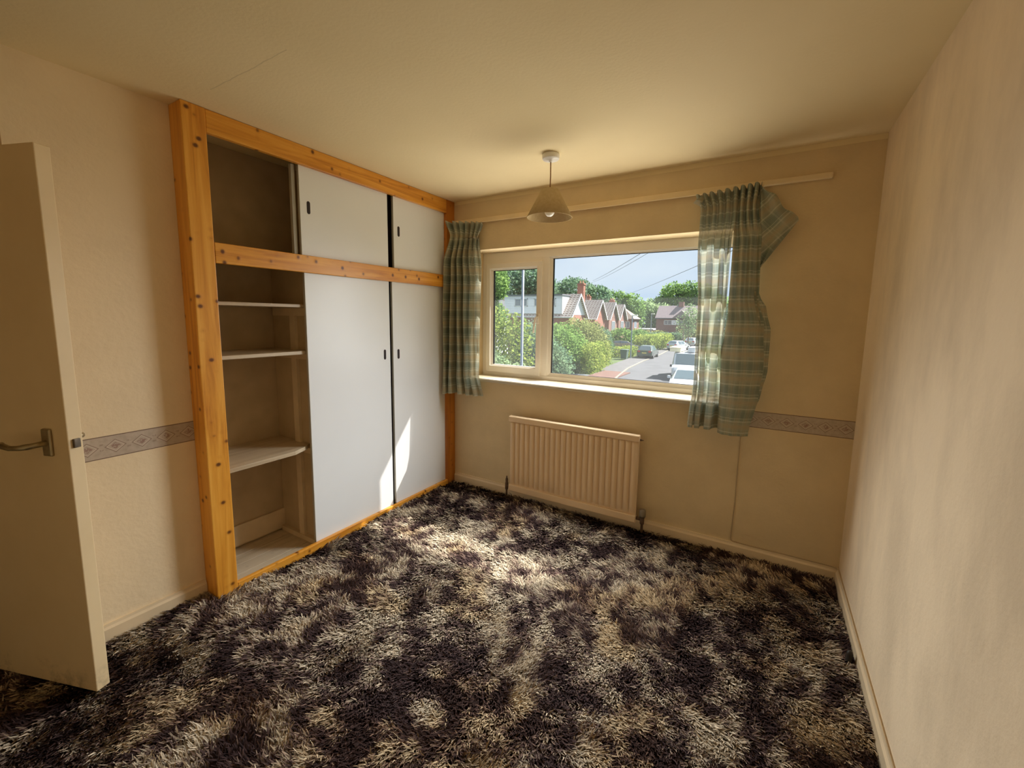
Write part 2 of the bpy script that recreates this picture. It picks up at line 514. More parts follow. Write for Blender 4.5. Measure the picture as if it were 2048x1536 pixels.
# ------------------------------------------------------------------ mesh helpers
class MB:
    def __init__(self):
        self.v, self.f, self.uv = [], [], []

    def add(self, vs, fs):
        o = len(self.v)
        self.v += [tuple(p) for p in vs]
        self.f += [tuple(i + o for i in fc) for fc in fs]
        return self

    def box(self, x0, x1, y0, y1, z0, z1):
        return self.add([(x0, y0, z0), (x1, y0, z0), (x1, y1, z0), (x0, y1, z0),
                         (x0, y0, z1), (x1, y0, z1), (x1, y1, z1), (x0, y1, z1)],
                        [(0, 3, 2, 1), (4, 5, 6, 7), (0, 1, 5, 4), (1, 2, 6, 5), (2, 3, 7, 6), (3, 0, 4, 7)])

    def bbox(self, x0, x1, y0, y1, z0, z1, r=0.003, seg=2):
        bm = bmesh.new()
        m = Matrix.LocRotScale(((x0 + x1) / 2, (y0 + y1) / 2, (z0 + z1) / 2), None, (x1 - x0, y1 - y0, z1 - z0))
        bmesh.ops.create_cube(bm, size=1, matrix=m)
        bmesh.ops.bevel(bm, geom=bm.edges[:], offset=r, segments=seg, affect='EDGES', profile=0.5)
        return self.bm(bm)

    def bm(self, bm):
        bm.verts.ensure_lookup_table()
        self.add([v.co[:] for v in bm.verts], [[v.index for v in f.verts] for f in bm.faces])
        bm.free()
        return self

    def prism(self, poly, a, b, axis):
        """extrude a 2-D polygon along axis between a and b"""
        n = len(poly)
        vs = []
        for s in (a, b):
            for (p, q) in poly:
                w = [p, q]
                w.insert(axis, s)
                vs.append(tuple(w))
        fs = [tuple(range(n)), tuple(range(2 * n - 1, n - 1, -1))]
        fs += [(i, (i + 1) % n + 0, (i + 1) % n + n, i + n)[::-1] for i in range(n)]
        return self.add(vs, fs)

    def tube(self, pts, r, seg=8, cap=True):
        pts = [Vector(p) for p in pts]
        rs = r if isinstance(r, (list, tuple)) else [r] * len(pts)
        vs, fs = [], []
        prev = None
        for i, p in enumerate(pts):
            d = (pts[min(i + 1, len(pts) - 1)] - pts[max(i - 1, 0)]).normalized()
            if prev is None:
                up = Vector((0, 0, 1)) if abs(d.z) < 0.9 else Vector((1, 0, 0))
                a = d.cross(up).normalized()
            else:
                a = (prev - d * prev.dot(d)).normalized()
            prev = a
            b = d.cross(a)
            for k in range(seg):
                th = 2 * PI * k / seg
                vs.append(p + a * (math.cos(th) * rs[i]) + b * (math.sin(th) * rs[i]))
        for i in range(len(pts) - 1):
            for k in range(seg):
                k2 = (k + 1) % seg
                fs.append((i * seg + k, i * seg + k2, (i + 1) * seg + k2, (i + 1) * seg + k))
        if cap:
            fs.append(tuple(range(seg))[::-1])
            fs.append(tuple((len(pts) - 1) * seg + k for k in range(seg)))
        return self.add(vs, fs)

    def lathe(self, prof, cx, cy, seg=32, closed=False):
        vs, fs = [], []
        n = len(prof)
        for k in range(seg):
            th = 2 * PI * k / seg
            for (r, z) in prof:
                vs.append((cx + r * math.cos(th), cy + r * math.sin(th), z))
        for k in range(seg):
            k2 = (k + 1) % seg
            for i in range(n - 1 if not closed else n):
                j = (i + 1) % n
                fs.append((k * n + i, k2 * n + i, k2 * n + j, k * n + j))
        return self.add(vs, fs)

    def grid(self, P, nu, nv, uv=None):
        """P: list of nu*nv points, u fastest"""
        o = len(self.v)
        self.v += [tuple(p) for p in P]
        for j in range(nv - 1):
            for i in range(nu - 1):
                self.f.append((o + j * nu + i, o + j * nu + i + 1, o + (j + 1) * nu + i + 1, o + (j + 1) * nu + i))
        if uv is not None:
            self.uv += list(uv)
        return self


def wloc(o):
    p = Vector((0, 0, 0))
    while o is not None:
        p += o.location
        o = o.parent
    return p


def obj(name, mb, mat, parent=None, local=False, smooth=False, loc=None):
    """link one mesh; vertices are given in world metres unless local"""
    me = bpy.data.meshes.new(name)
    off = Vector((0, 0, 0)) if local else (wloc(parent) if parent is not None else Vector((0, 0, 0)))
    if loc is not None:
        off = off + Vector(loc)
    vs = [(p[0] - off.x, p[1] - off.y, p[2] - off.z) for p in mb.v]
    me.from_pydata(vs, [], mb.f)
    if mb.uv:
        lay = me.uv_layers.new(name='UVMap')
        for lp in me.loops:
            lay.data[lp.index].uv = mb.uv[lp.vertex_index]
    me.materials.append(MAT[mat])
    if smooth:
        me.polygons.foreach_set('use_smooth', [True] * len(me.polygons))
    bm = bmesh.new()
    bm.from_mesh(me)
    if not mb.uv:
        bmesh.ops.recalc_face_normals(bm, faces=bm.faces)
    bm.to_mesh(me)
    bm.free()
    o = bpy.data.objects.new(name, me)
    COL.objects.link(o)
    if parent is not None:
        o.parent = parent
    if loc is not None:
        o.location = loc
    return o


def thing(name, label, cat, loc=(0, 0, 0), rotz=0.0, group=None):
    o = bpy.data.objects.new(name, None)
    o.empty_display_size = 0.1
    COL.objects.link(o)
    o.location = loc
    o.rotation_euler = (0, 0, rotz)
    tag(o, label, cat, group)
    return o


def tag(o, label, cat, group=None, kind=None):
    o['label'] = label
    o['category'] = cat
    if group:
        o['group'] = group
    if kind:
        o['kind'] = kind
    return o


def struct(name, mb, mat, label=None, parent=None, **kw):
    o = obj(name, mb, mat, parent, **kw)
    if parent is None:
        o['kind'] = 'structure'
        if label:
            o['label'] = label
    return o


# ------------------------------------------------------------------ the room shell
W, H = 2.738, 2.4
WX0, WX1, WZ0, WZ1 = 0.17, 2.21, 0.945, 2.0        # window opening
WT = 0.27                                           # outer wall thickness

struct('floor', MB().box(-1.7, W + 0.12, -3.75, WT, -0.15, 0.0), 'carpet_back', 'floor under the carpet')
struct('ceiling', MB().box(-1.7, W + 0.12, -3.75, WT, H, H + 0.12), 'ceiling_paint', 'cream painted ceiling with a hairline joint')
m = MB()
m.box(-0.55, W, 0, WT, 0, WZ0)
m.box(-0.55, W, 0, WT, WZ1, H)
m.box(-0.55, WX0, 0, WT, WZ0, WZ1)
m.box(WX1, W, 0, WT, WZ0, WZ1)
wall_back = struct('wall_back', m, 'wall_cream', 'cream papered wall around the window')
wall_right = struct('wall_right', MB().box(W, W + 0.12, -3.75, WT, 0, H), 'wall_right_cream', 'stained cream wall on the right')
m = MB()
m.box(-0.215, -0.115, -2.415, -1.9, 0, H)
m.box(-0.55, -0.215, -2.0, -1.9, 0, H)
m.box(-0.65, -0.215, -2.415, -2.30, 0, H)
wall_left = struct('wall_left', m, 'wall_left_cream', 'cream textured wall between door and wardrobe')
struct('wall_alcove', MB().box(-0.55, -0.45, -1.9, 0, 0, H), 'inside_panel', 'wall behind the wardrobe')
struct('wall_rear', MB().box(-1.7, W, -3.75, -3.63, 0, H), 'wall_cream', 'wall behind the camera')
m = MB()
m.box(-1.7, -1.6, -3.63, -2.30, 0, H)
m.box(-1.6, -0.65, -2.40, -2.30, 0, H)
m.box(-0.65, -0.55, -2.66, -2.415, 0, H)
m.box(-0.65, -0.55, -3.63, -3.44, 0, H)
m.box(-0.65, -0.55, -3.44, -2.66, 2.03, H)
struct('wall_landing', m, 'wall_cream', 'walls of the landing beyond the door')


def skirting_poly(h=0.095, t=0.016):
    return [(0, 0), (t, 0), (t, h - 0.022), (t * 0.62, h - 0.012), (t * 0.5, h), (0, h)]


pb = skirting_poly()
struct('baseboard_back', MB().prism([(-a, b) for a, b in pb], 0.003, W - 0.001, 0), 'gloss_cream', 'cream skirting under the window')
struct('baseboard_right', MB().prism([(W - a, b) for a, b in pb], -3.6, -0.017, 1), 'gloss_cream', 'cream skirting along the right wall')
struct('baseboard_left', MB().prism([(-0.115 + a, b) for a, b in pb], -2.415, -1.902, 1), 'gloss_cream', 'cream skirting between door and wardrobe')
struct('trim_1', MB().box(0.0, W, -0.0025, 0.0, H - 0.028, H), 'ceiling_paint', 'ceiling paint edge along the window wall')

# wallpaper border strips (flat print)
m = MB()
m.add([(-0.1142, -2.415, 0.834), (-0.1142, -1.9, 0.834), (-0.1142, -1.9, 0.932), (-0.1142, -2.415, 0.932),
       (-0.115, -2.415, 0.834), (-0.115, -1.9, 0.834), (-0.115, -1.9, 0.932), (-0.115, -2.415, 0.932)],
      [(0, 1, 2, 3), (0, 4, 5, 1), (3, 2, 6, 7)])
o0 = 2.285 + PITCH * 0.5
m.uv = [(a + o0, b) for a, b in ((-2.415, -.049), (-1.9, -.049), (-1.9, .049), (-2.415, .049))] * 2
obj('wallpaper_border', m, 'border_print', wall_left)
m = MB()
m.add([(2.10, -0.0008, 0.834), (W, -0.0008, 0.838), (W, -0.0008, 0.936), (2.10, -0.0008, 0.932),
       (2.10, 0, 0.834), (W, 0, 0.838), (W, 0, 0.936), (2.10, 0, 0.932)],
      [(0, 1, 2, 3), (0, 4, 5, 1), (3, 2, 6, 7)])
o0 = -2.339 + PITCH * 0.5
m.uv = [(a + o0, b) for a, b in ((2.10, -.049), (W, -.049), (W, .049), (2.10, .049))] * 2
obj('wallpaper_border', m, 'border_print', wall_back)

# roof overhang outside, above the window
m = MB()
m.box(-3.0, 5.0, WT, 0.70, 2.33, 2.45)
m.box(-3.0, 5.0, 0.67, 0.74, 2.31, 2.42)
struct('roof_eaves', m, 'white_paint', 'eaves of the house above the window')

# ------------------------------------------------------------------ window
win = bpy.data.objects.new('window_1', None)
COL.objects.link(win)
win.location = (1.19, 0.2, 1.0)
win['kind'] = 'structure'
win['label'] = 'white framed window with a small opening casement and a wide fixed pane'
FY0, FY1 = 0.17, 0.245
fx0, fx1, fz0, fz1 = WX0, WX1, 0.965, 2.0
m = MB()
m.bbox(fx0, fx0 + 0.052, FY0, FY1, fz0, fz1, .004)
m.bbox(fx1 - 0.052, fx1, FY0, FY1, fz0, fz1, .004)
m.bbox(fx0 + .05, fx1 - .05, FY0 + .0005, FY1, 1.935, fz1, .004)
m.bbox(fx0 + .05, .74, FY0 + .0008, FY1, 1.898, 1.94, .003)
m.bbox(fx0 + .05, fx1 - .05, FY0 + .0005, FY1, fz0, 1.003, .004)
m.bbox(0.738, 0.798, FY0 + .001, FY1, 1.002, 1.946, .004)
obj('window_frame', m, 'upvc', win)
# bead round the fixed pane
m = MB()
for a in ((0.796, 0.822, 1.000, 1.948), (fx1 - .078, fx1 - .050, 1.0, 1.948)):
    m.prism([(a[0], .178), (a[1], .190), (a[1], .215), (a[0], .215)], a[2], a[3], 2)
m.prism([(.178, 1.948), (.190, 1.925), (.215, 1.925), (.215, 1.948)], .798, fx1 - .05, 0)
m.prism([(.178, 1.000), (.190, 1.026), (.215, 1.026), (.215, 1.000)], .798, fx1 - .05, 0)
obj('glazing_bead', m, 'upvc', win)
m = MB()
m.box(.821, .829, .197, .21, 1.024, 1.927)
m.box(fx1 - .086, fx1 - .077, .197, .21, 1.024, 1.927)
m.box(.821, fx1 - .08, .197, .21, 1.9215, 1.927)
m.box(.821, fx1 - .08, .197, .21, 1.024, 1.028)
obj('gasket', m, 'gasket', win)
obj('glass_pane', MB().box(.820, fx1 - .076, .202, .206, 1.022, 1.928), 'pane_glass', win)
# opening casement
SX0, SX1, SZ0, SZ1 = 0.216, 0.742, 0.998, 1.908
sash = MB()
sash.bbox(SX0, SX0 + .040, .152, .225, SZ0, SZ1, .005)
sash.bbox(SX1 - .042, SX1, .152, .225, SZ0, SZ1, .005)
sash.bbox(SX0 + .03, SX1 - .03, .1525, .225, SZ1 - .042, SZ1, .005)
sash.bbox(SX0 + .03, SX1 - .03, .1525, .225, SZ0, SZ0 + .055, .005)
so = obj('casement', sash, 'upvc', win)
m = MB()
m.prism([(SX0 + .038, .165), (SX0 + .052, .180), (SX0 + .052, .21), (SX0 + .038, .21)], SZ0 + .05, SZ1 - .04, 2)
m.prism([(SX1 - .040, .165), (SX1 - .050, .180), (SX1 - .050, .21), (SX1 - .040, .21)], SZ0 + .05, SZ1 - .04, 2)
m.prism([(.165, SZ1 - .040), (.180, SZ1 - .054), (.21, SZ1 - .054), (.21, SZ1 - .040)], SX0 + .038, SX1 - .04, 0)
m.prism([(.165, SZ0 + .053), (.180, SZ0 + .064), (.21, SZ0 + .064), (.21, SZ0 + .053)], SX0 + .038, SX1 - .04, 0)
obj('glazing_bead', m, 'upvc', so)
m = MB()
m.box(SX0 + .051, SX0 + .059, .19, .205, SZ0 + .062, SZ1 - .052)
m.box(SX1 - .055, SX1 - .049, .19, .205, SZ0 + .062, SZ1 - .052)
m.box(SX0 + .051, SX1 - .05, .19, .205, SZ1 - .058, SZ1 - .053)
obj('gasket', m, 'gasket', so)
obj('glass_pane', MB().box(SX0 + .050, SX1 - .048, .197, .201, SZ0 + .062, SZ1 - .052), 'pane_glass', so)
m = MB()
m.bbox(.708, .730, .138, .153, 1.42, 1.50, .004)
m.tube([(.719, .140, 1.47), (.719, .115, 1.465), (.716, .108, 1.45), (.708, .108, 1.40), (.703, .108, 1.345)],
       [.009, .009, .009, .008, .0075], 8)
obj('handle', m, 'upvc', so, smooth=True)
# sill board with rounded nose
m = MB()
m.prism([(-.022, .944), (-.03, .950), (-.032, .957), (-.028, .964), (-.020, .967), (.172, .968), (.172, .935), (-.018, .935)], .155, 2.225, 0)
obj('window_sill', m, 'sill_paint', win)

# ------------------------------------------------------------------ door (open, seen on its inner face)
A = Vector((0.221, -2.407))
dd = Vector((-0.94187756, -0.33595633))
nn = Vector((0.33595633, -0.94187756))


def dpt(s, off, z):
    p = A + dd * s + nn * off
    return (p.x, p.y, z)


def dbox(mb, s0, s1, o0, o1, z0, z1, r=0.002):
    bm = bmesh.new()
    mt = Matrix(((dd.x, nn.x, 0, A.x), (dd.y, nn.y, 0, A.y), (0, 0, 1, 0), (0, 0, 0, 1)))
    mm = mt @ Matrix.LocRotScale(((s0 + s1) / 2, (o0 + o1) / 2, (z0 + z1) / 2), None, (s1 - s0, o1 - o0, z1 - z0))
    bmesh.ops.create_cube(bm, size=1, matrix=mm)
    bmesh.ops.bevel(bm, geom=bm.edges[:], offset=r, segments=2, affect='EDGES', profile=0.5)
    mb.bm(bm)


door = bpy.data.objects.new('door_1', None)
COL.objects.link(door)
hp = A + dd * 0.762
door.location = (hp.x, hp.y, 0)
door['kind'] = 'structure'
door['label'] = 'cream painted flush door standing open with a lever handle'
m = MB()
dbox(m, 0, .762, -.044, 0, .034, 2.003, .003)
obj('door_leaf', m, 'door_cream', door)
for side in (1, -1):
    base = 0 if side > 0 else -.044
    m = MB()
    a, b = (base, base + .010) if side > 0 else (base - .010, base)
    dbox(m, .066, .106, a, b, .952, 1.050, .004)
    hd = obj('handle_plate', m, 'brass_worn', door)
    m = MB()
    k = side
    m.tube([dpt(.086, base + k * .008, 1.000), dpt(.086, base + k * .048, 1.000), dpt(.094, base + k * .056, .999), dpt(.130, base + k * .058, .993),
            dpt(.170, base + k * .058, .989), dpt(.205, base + k * .057, .994), dpt(.222, base + k * .050, .998)],
           [.010, .010, .011, .0095, .009, .010, .008], 10)
    obj('handle_lever', m, 'brass_worn', hd, smooth=True)
m = MB()
dbox(m, -.008, .004, -.033, -.013, .982, 1.014, .002)
obj('latch_bolt', m, 'latch_steel', door)

# ------------------------------------------------------------------ fitted wardrobe
wr = thing('fitted_wardrobe', 'built-in wardrobe with orange pine frame and white sliding doors, left bay open', 'wardrobe', (0, -0.95, 0))
obj('post', MB().bbox(-.118, 0.0, -1.9, -1.802, 0.0, H - .001, .004), 'pine_z', wr)
obj('post', MB().bbox(-.06, -0.001, -.100, -.001, 0.0, H - .001, .003), 'pine_red', wr)
obj('top_rail', MB().bbox(-.030, -.002, -1.802, -.100, 2.295, H - .002, .003), 'pine_y', wr)
obj('middle_rail', MB().bbox(-.026, .001, -1.802, -.100, 1.703, 1.800, .003), 'pine_y', wr)
obj('plinth', MB().bbox(-.026, -.001, -1.802, -.100, 0.0, .056, .003), 'pine_y', wr)
obj('back_panel', MB().box(-.448, -.432, -1.898, -.003, .02, H - .002), 'inside_panel', wr)
obj('side_panel', MB().box(-.43, -.12, -1.898, -1.885, .02, H - .002), 'inside_panel', wr)
obj('divider', MB().box(-.43, -.062, -1.300, -1.284, .02, 1.74), 'inside_panel', wr)
obj('upper_floor', MB().box(-.43, -.03, -1.88, -.002, 1.742, 1.760), 'inside_panel', wr)
obj('skirting', MB().box(-.431, -.416, -1.885, -1.300, .035, .165), 'inside_batten', wr)
m = MB().box(-.415, -.048, -1.325, -1.300, .021, .052)
obj('batten', m, 'inside_batten', wr)
obj('batten', MB().box(-.222, -.172, -1.3195, -1.300, .052, 1.50), 'inside_batten', wr)
obj('batten', MB().box(-.40, -.062, -1.320, -1.300, 1.455, 1.503), 'inside_batten', wr)
obj('batten', MB().box(-.40, -.062, -1.3205, -1.300, 1.195, 1.228), 'inside_batten', wr)
obj('batten', MB().box(-.40, -.062, -1.3205, -1.300, .610, .645), 'inside_batten', wr)
obj('shelf', MB().bbox(-.425, -.055, -1.885, -1.302, 1.504, 1.522, .002), 'shelf_board', wr)
obj('shelf', MB().bbox(-.425, -.055, -1.885, -1.302, 1.229, 1.249, .002), 'shelf_board', wr)
sh = MB()
sh.prism([(-.43, -1.885), (-.025, -1.885), (-.025, -1.44), (-.065, -1.345), (-.10, -1.302), (-.43, -1.302)], .646, .668, 2)
obj('shelf', sh, 'shelf_board', wr)
for k in range(4):
    obj('floorboard', MB().bbox(-.430 + k * .1005, -.3335 + k * .1005, -1.885, -1.302, .004, .021 - (k % 2) * .001, .0015), 'raw_board', wr)
obj('floorboard', MB().box(-.43, -.03, -1.283, -.003, .004, .02), 'raw_board', wr)
obj('guide_strip', MB().box(-.072, -.050, -1.372, -1.352, 1.80, 2.296), 'door_edge', wr)


def slot(cy, cz, w, h, x):
    prof = []
    for k in range(8):
        th = PI * k / 7
        prof.append((cy + math.cos(th) * w / 2, cz + h / 2 - w / 2 + math.sin(th) * w / 2))
    for k in range(8):
        th = PI + PI * k / 7
        prof.append((cy + math.cos(th) * w / 2, cz - h / 2 + w / 2 + math.sin(th) * w / 2))
    return MB().prism(prof, x - .012, x + .0006, 0)


def cdoor(y0, y1, z0, z1, hy, hz, xf=-.030):
    dmb = MB().bbox(xf - .018, xf, y0, y1, z0, z1, .0012)
    do = obj('sliding_door', dmb, 'door_white', wr)
    e = MB().box(xf - .0175, xf - .0008, y0 - .0012, y0 + .0004, z0 + .001, z1 - .001)
    obj('door_edging', e, 'door_edge', do)
    obj('finger_pull', slot(hy, hz, .021, .072, xf), 'recess_shade', do)  # dark plate on the door face; its colour stands for the recess shade


cdoor(-1.332, -.697, .050, 1.705, -.747, 1.189)
cdoor(-.668, -.096, .050, 1.705, -.618, 1.185, -.0302)
cdoor(-1.340, -.697, 1.798, 2.298, -1.288, 2.075)
cdoor(-.643, -.096, 1.798, 2.298, -.596, 2.064, -.0302)
obj('gap_shade', MB().box(-.12, -.10, -.75, -.60, .021, 1.74), 'recess_shade', wr)  # dark sheets added for the shade behind the gaps between doors
obj('gap_shade', MB().box(-.12, -.10, -.75, -.60, 1.761, 2.39), 'recess_shade', wr)

# ------------------------------------------------------------------ radiator
rad = thing('radiator', 'cream painted ribbed panel radiator on the wall under the window', 'radiator', (1.113, -0.05, 0.09))
RX0, RX1, RZ0, RZ1 = 0.606, 1.622, 0.093, 0.700
NF = 23
m = MB()
nu = NF * 10 + 1
rows = [(RZ0, 0.0), (RZ0 + .052, 0.0), (RZ0 + .062, .25), (RZ0 + .080, .85), (RZ0 + .16, 1.0), (RZ0 + .30, 1.0), (RZ1 - .13, 1.0), (RZ1 - .062, 1.0), (RZ1 - .05, .8), (RZ1 - .046, .0), (RZ1 - .012, 0.0)]
P = []
for (zz, a) in rows:
    for i in range(nu):
        u = i / (nu - 1)
        ph = (u * NF) % 1.0 if i < nu - 1 else 0.0
        bumpy = max(0.0, math.sin(PI * ph)) ** 0.55
        P.append((RX0 + .010 + u * (RX1 - RX0 - .020), -.071 - .020 * a * bumpy, zz))
m.grid(P, nu, len(rows))
obj('panel', m, 'radiator_cream', rad, smooth=True)
obj('panel_back', MB().bbox(RX0 + .004, RX1 - .004, -.072, -.052, RZ0 + .006, RZ1 - .012, .006), 'radiator_cream', rad)
obj('top_seam', MB().bbox(RX0, RX1, -.090, -.050, RZ1 - .046, RZ1, .007, 3), 'radiator_cream', rad)
obj('bottom_seam', MB().bbox(RX0, RX1, -.086, -.052, RZ0 - .004, RZ0 + .050, .008, 3), 'radiator_cream', rad)
for bx in (.80, 1.43):
    obj('bracket', MB().box(bx - .015, bx + .015, -.053, -.0005, .30, .60), 'radiator_cream', rad)
obj('bleed_valve', MB().tube([(1.621, -.068, .668), (1.634, -.068, .668)], .006, 8).tube([(1.634, -.068, .668), (1.645, -.068, .668)], .003, 8), 'pipe_dark', rad)
va = obj('valve', MB().tube([(.605, -.068, .122), (.588, -.068, .122)], .010, 10).lathe([(0, .088), (.011, .088), (.013, .098), (.013, .14), (.010, .15), (.010, .175), (.006, .185), (.004, .20), (0, .203)], .582, -.068, 12), 'pipe_dark', rad, smooth=True)
obj('pipe', MB().tube([(.582, -.068, .03), (.582, -.068, .09)], .0075, 10), 'pipe_dark', rad)
vb = obj('valve', MB().tube([(1.622, -.068, .122), (1.655, -.068, .122)], .011, 10).lathe([(0, .090), (.013, .090), (.015, .10), (.015, .14), (0, .142)], 1.662, -.068, 14), 'pipe_dark', rad, smooth=True)
obj('valve_cap', MB().lathe([(0, .142), (.020, .142), (.022, .150), (.021, .185), (.017, .192), (0, .193)], 1.662, -.068, 16), 'valve_metal', vb, smooth=True)
obj('pipe', MB().tube([(1.662, -.068, .03), (1.662, -.068, .092)], .0085, 10), 'pipe_dark', rad)

# ------------------------------------------------------------------ pendant lamp
LX, LY = 1.151, -0.549
lamp = thing('pendant_lamp', 'unlit pendant lamp with beige coolie shade hanging from the ceiling', 'lamp', (LX, LY, 2.0))
obj('ceiling_rose', MB().lathe([(0, 2.3985), (.048, 2.3985), (.050, 2.392), (.049, 2.374), (.045, 2.368), (.012, 2.366), (.010, 2.356), (0, 2.355)], LX, LY, 36), 'rose_white', lamp, smooth=True)
obj('cord', MB().tube([(LX, LY, 2.360), (LX + .001, LY, 2.28), (LX, LY, 2.196)], .0035, 8), 'cord_brown', lamp, smooth=True)
prof = [(.047, 2.203), (.049, 2.204), (.132, 2.049), (.131, 2.046), (.129, 2.049), (.0455, 2.201)]
shade = obj('lamp_shade', MB().lathe(prof, LX, LY, 48, closed=True), 'shade_cloth', lamp, smooth=True)
m = MB()
for r, z in ((.1315, 2.0475),):
    m.tube([(LX + r * math.cos(2 * PI * k / 40), LY + r * math.sin(2 * PI * k / 40), z) for k in range(41)], .0022, 6)
obj('rim_binding', m, 'shade_cloth', shade, smooth=True)
for k in range(3):
    th = 2 * PI * k / 3 + .3
    obj('shade_arm', MB().tube([(LX + .018 * math.cos(th), LY + .018 * math.sin(th), 2.178), (LX + .047 * math.cos(th), LY + .047 * math.sin(th), 2.199)], .0018, 6), 'rose_white', shade)
obj('lamp_holder', MB().lathe([(0, 2.200), (.012, 2.198), (.020, 2.186), (.020, 2.128), (0, 2.122)], LX, LY, 20), 'rose_white', lamp, smooth=True)
bp = [(0, 2.126), (.014, 2.124), (.017, 2.110)]
for k in range(11):
    th = -PI * 0.28 + (PI * 0.78) * k / 10
    bp.append((.030 * math.cos(-th), 2.082 - .030 * math.sin(th)))
bp.append((0, 2.052))
obj('bulb', MB().lathe(bp, LX, LY, 24), 'bulb_glass', lamp, smooth=True)

# ------------------------------------------------------------------ curtain rail
rail = thing('curtain_rail', 'long cream wooden curtain rail fixed above the window', 'curtain rail', (1.26, -0.01, 2.2))
obj('rail_bar', MB().bbox(0.002, 2.53, -.026, -.0005, 2.212, 2.244, .006, 3), 'rail_cream', rail)
obj('track', MB().box(0.05, 2.22, -.036, -.026, 2.206, 2.216), 'rail_cream', rail)


# ------------------------------------------------------------------ curtains
def lerp(a, b, t):
    return a + (b - a) * t


def interp(tab, z):
    """piecewise smooth table [(z, value)...] with z descending"""
    if z >= tab[0][0]:
        return tab[0][1]
    for (z0, a), (z1, b) in zip(tab, tab[1:]):
        if z >= z1:
            s = (z0 - z) / (z0 - z1)
            s = s * s * (3 - 2 * s)
            return a + (b - a) * s
    return tab[-1][1]


def cloth(name, label, us, zs, fn, fabric_w, hidden=None, lined=None):
    root = thing(name, label, 'curtain', (fn(0.5, 1.5)[0], -0.06, 0.85))
    m = MB()
    nu, nv = len(us), len(zs)
    P, UVs = [], []
    for z in zs:
        for u in us:
            P.append(fn(u, z))
            UVs.append((u * fabric_w, z))
    m.grid(P, nu, nv, UVs)
    if hidden:
        keep = []
        for f in m.f:
            cu = sum(UVs[i][0] for i in f) / 4 / fabric_w
            cz = sum(UVs[i][1] for i in f) / 4
            if not hidden(cu, cz):
                keep.append(f)
        m.f = keep
    o = obj('curtain_cloth', m, 'plaid_cloth', root, smooth=True)
    if lined:
        o.data.materials.append(MAT['plaid_lined'])
        for pg in o.data.polygons:
            if lined(sum(UVs[i][0] for i in pg.vertices) / 4 / fabric_w):
                pg.material_index = 1
    return root


def frange(a, b, n):
    return [a + (b - a) * i / (n - 1) for i in range(n)]


def boxy(x):
    return math.copysign(abs(x) ** .55, x)


def left_fn(u, z):
    xl = interp([(2.23, .004), (2.10, .050), (1.88, .006), (1.4, .006), (.80, .004)], z)
    xr = interp([(2.23, .325), (2.10, .278), (1.88, .285), (1.4, .285), (1.0, .295), (.80, .345)], z)
    amp = interp([(2.23, .028), (2.105, .012), (1.9, .036), (1.4, .042), (.80, .044)], z)
    y0 = interp([(2.23, -.064), (2.0, -.078), (1.2, -.092), (.8, -.102)], z) - .035 * (1 - u) ** 2 + .045 * u ** 3 * (1 if z < 2.1 else .4)
    n = interp([(2.23, 6.0), (2.05, 6.0), (1.7, 5.6), (.8, 5.4)], z)
    ph = 2 * PI * (u * n + .20 * math.sin(5.1 * u + 1.0 + .5 * z) + .06 * math.sin(13 * u - 2 * z))
    calm = 1 - .72 * max(0, min(1, (u - .62) / .16)) * max(0, min(1, (2.0 - z) / .3))
    hd = max(0, min(1, (z - 2.07) / .06))
    y = y0 - amp * calm * (lerp(math.sin(ph), boxy(math.sin(ph)), hd) + (1 - hd) * .30 * math.sin(2 * ph + z * 2) + (1 - hd) * .12 * math.sin(3 * ph - 3 * z))
    flare = interp([(2.23, .0062), (2.12, .0015)], z)
    x = lerp(xl, xr, u) - flare * math.cos(ph) - (1 - hd) * calm * .0064 * math.sin(2 * ph) + .004 * math.sin(3 * z + 9 * u) * (1 if z < 2 else 0)
    # one soft crease in the flat inner part
    y -= .02 * math.exp(-((u - .80 + .05 * (z - 1.3)) / .05) ** 2) * max(0, min(1, (1.7 - z) / .4))
    top = .006 * math.sin(ph + .5) * max(0, min(1, (z - 2.1) / .1))
    slope = -.03 * u + .0
    zz = z + top + (slope * (1 if z > 2.1 else 0)) + (.012 * math.sin(4 * u + .6) * (1 if z < .9 else 0)) + .02 * u * max(0, (1.2 - z) / .4)
    return (max(.003, x), min(y, -.020 if z > 1.0 else -.045), zz)


zs = frange(2.225, 2.09, 10) + frange(2.075, .815, 46)
lc = cloth('curtain', 'short green plaid curtain gathered beside the wardrobe', frange(0, 1, 150), zs, left_fn, 1.15, lined=lambda u: u < .58)


SPLIT = .60


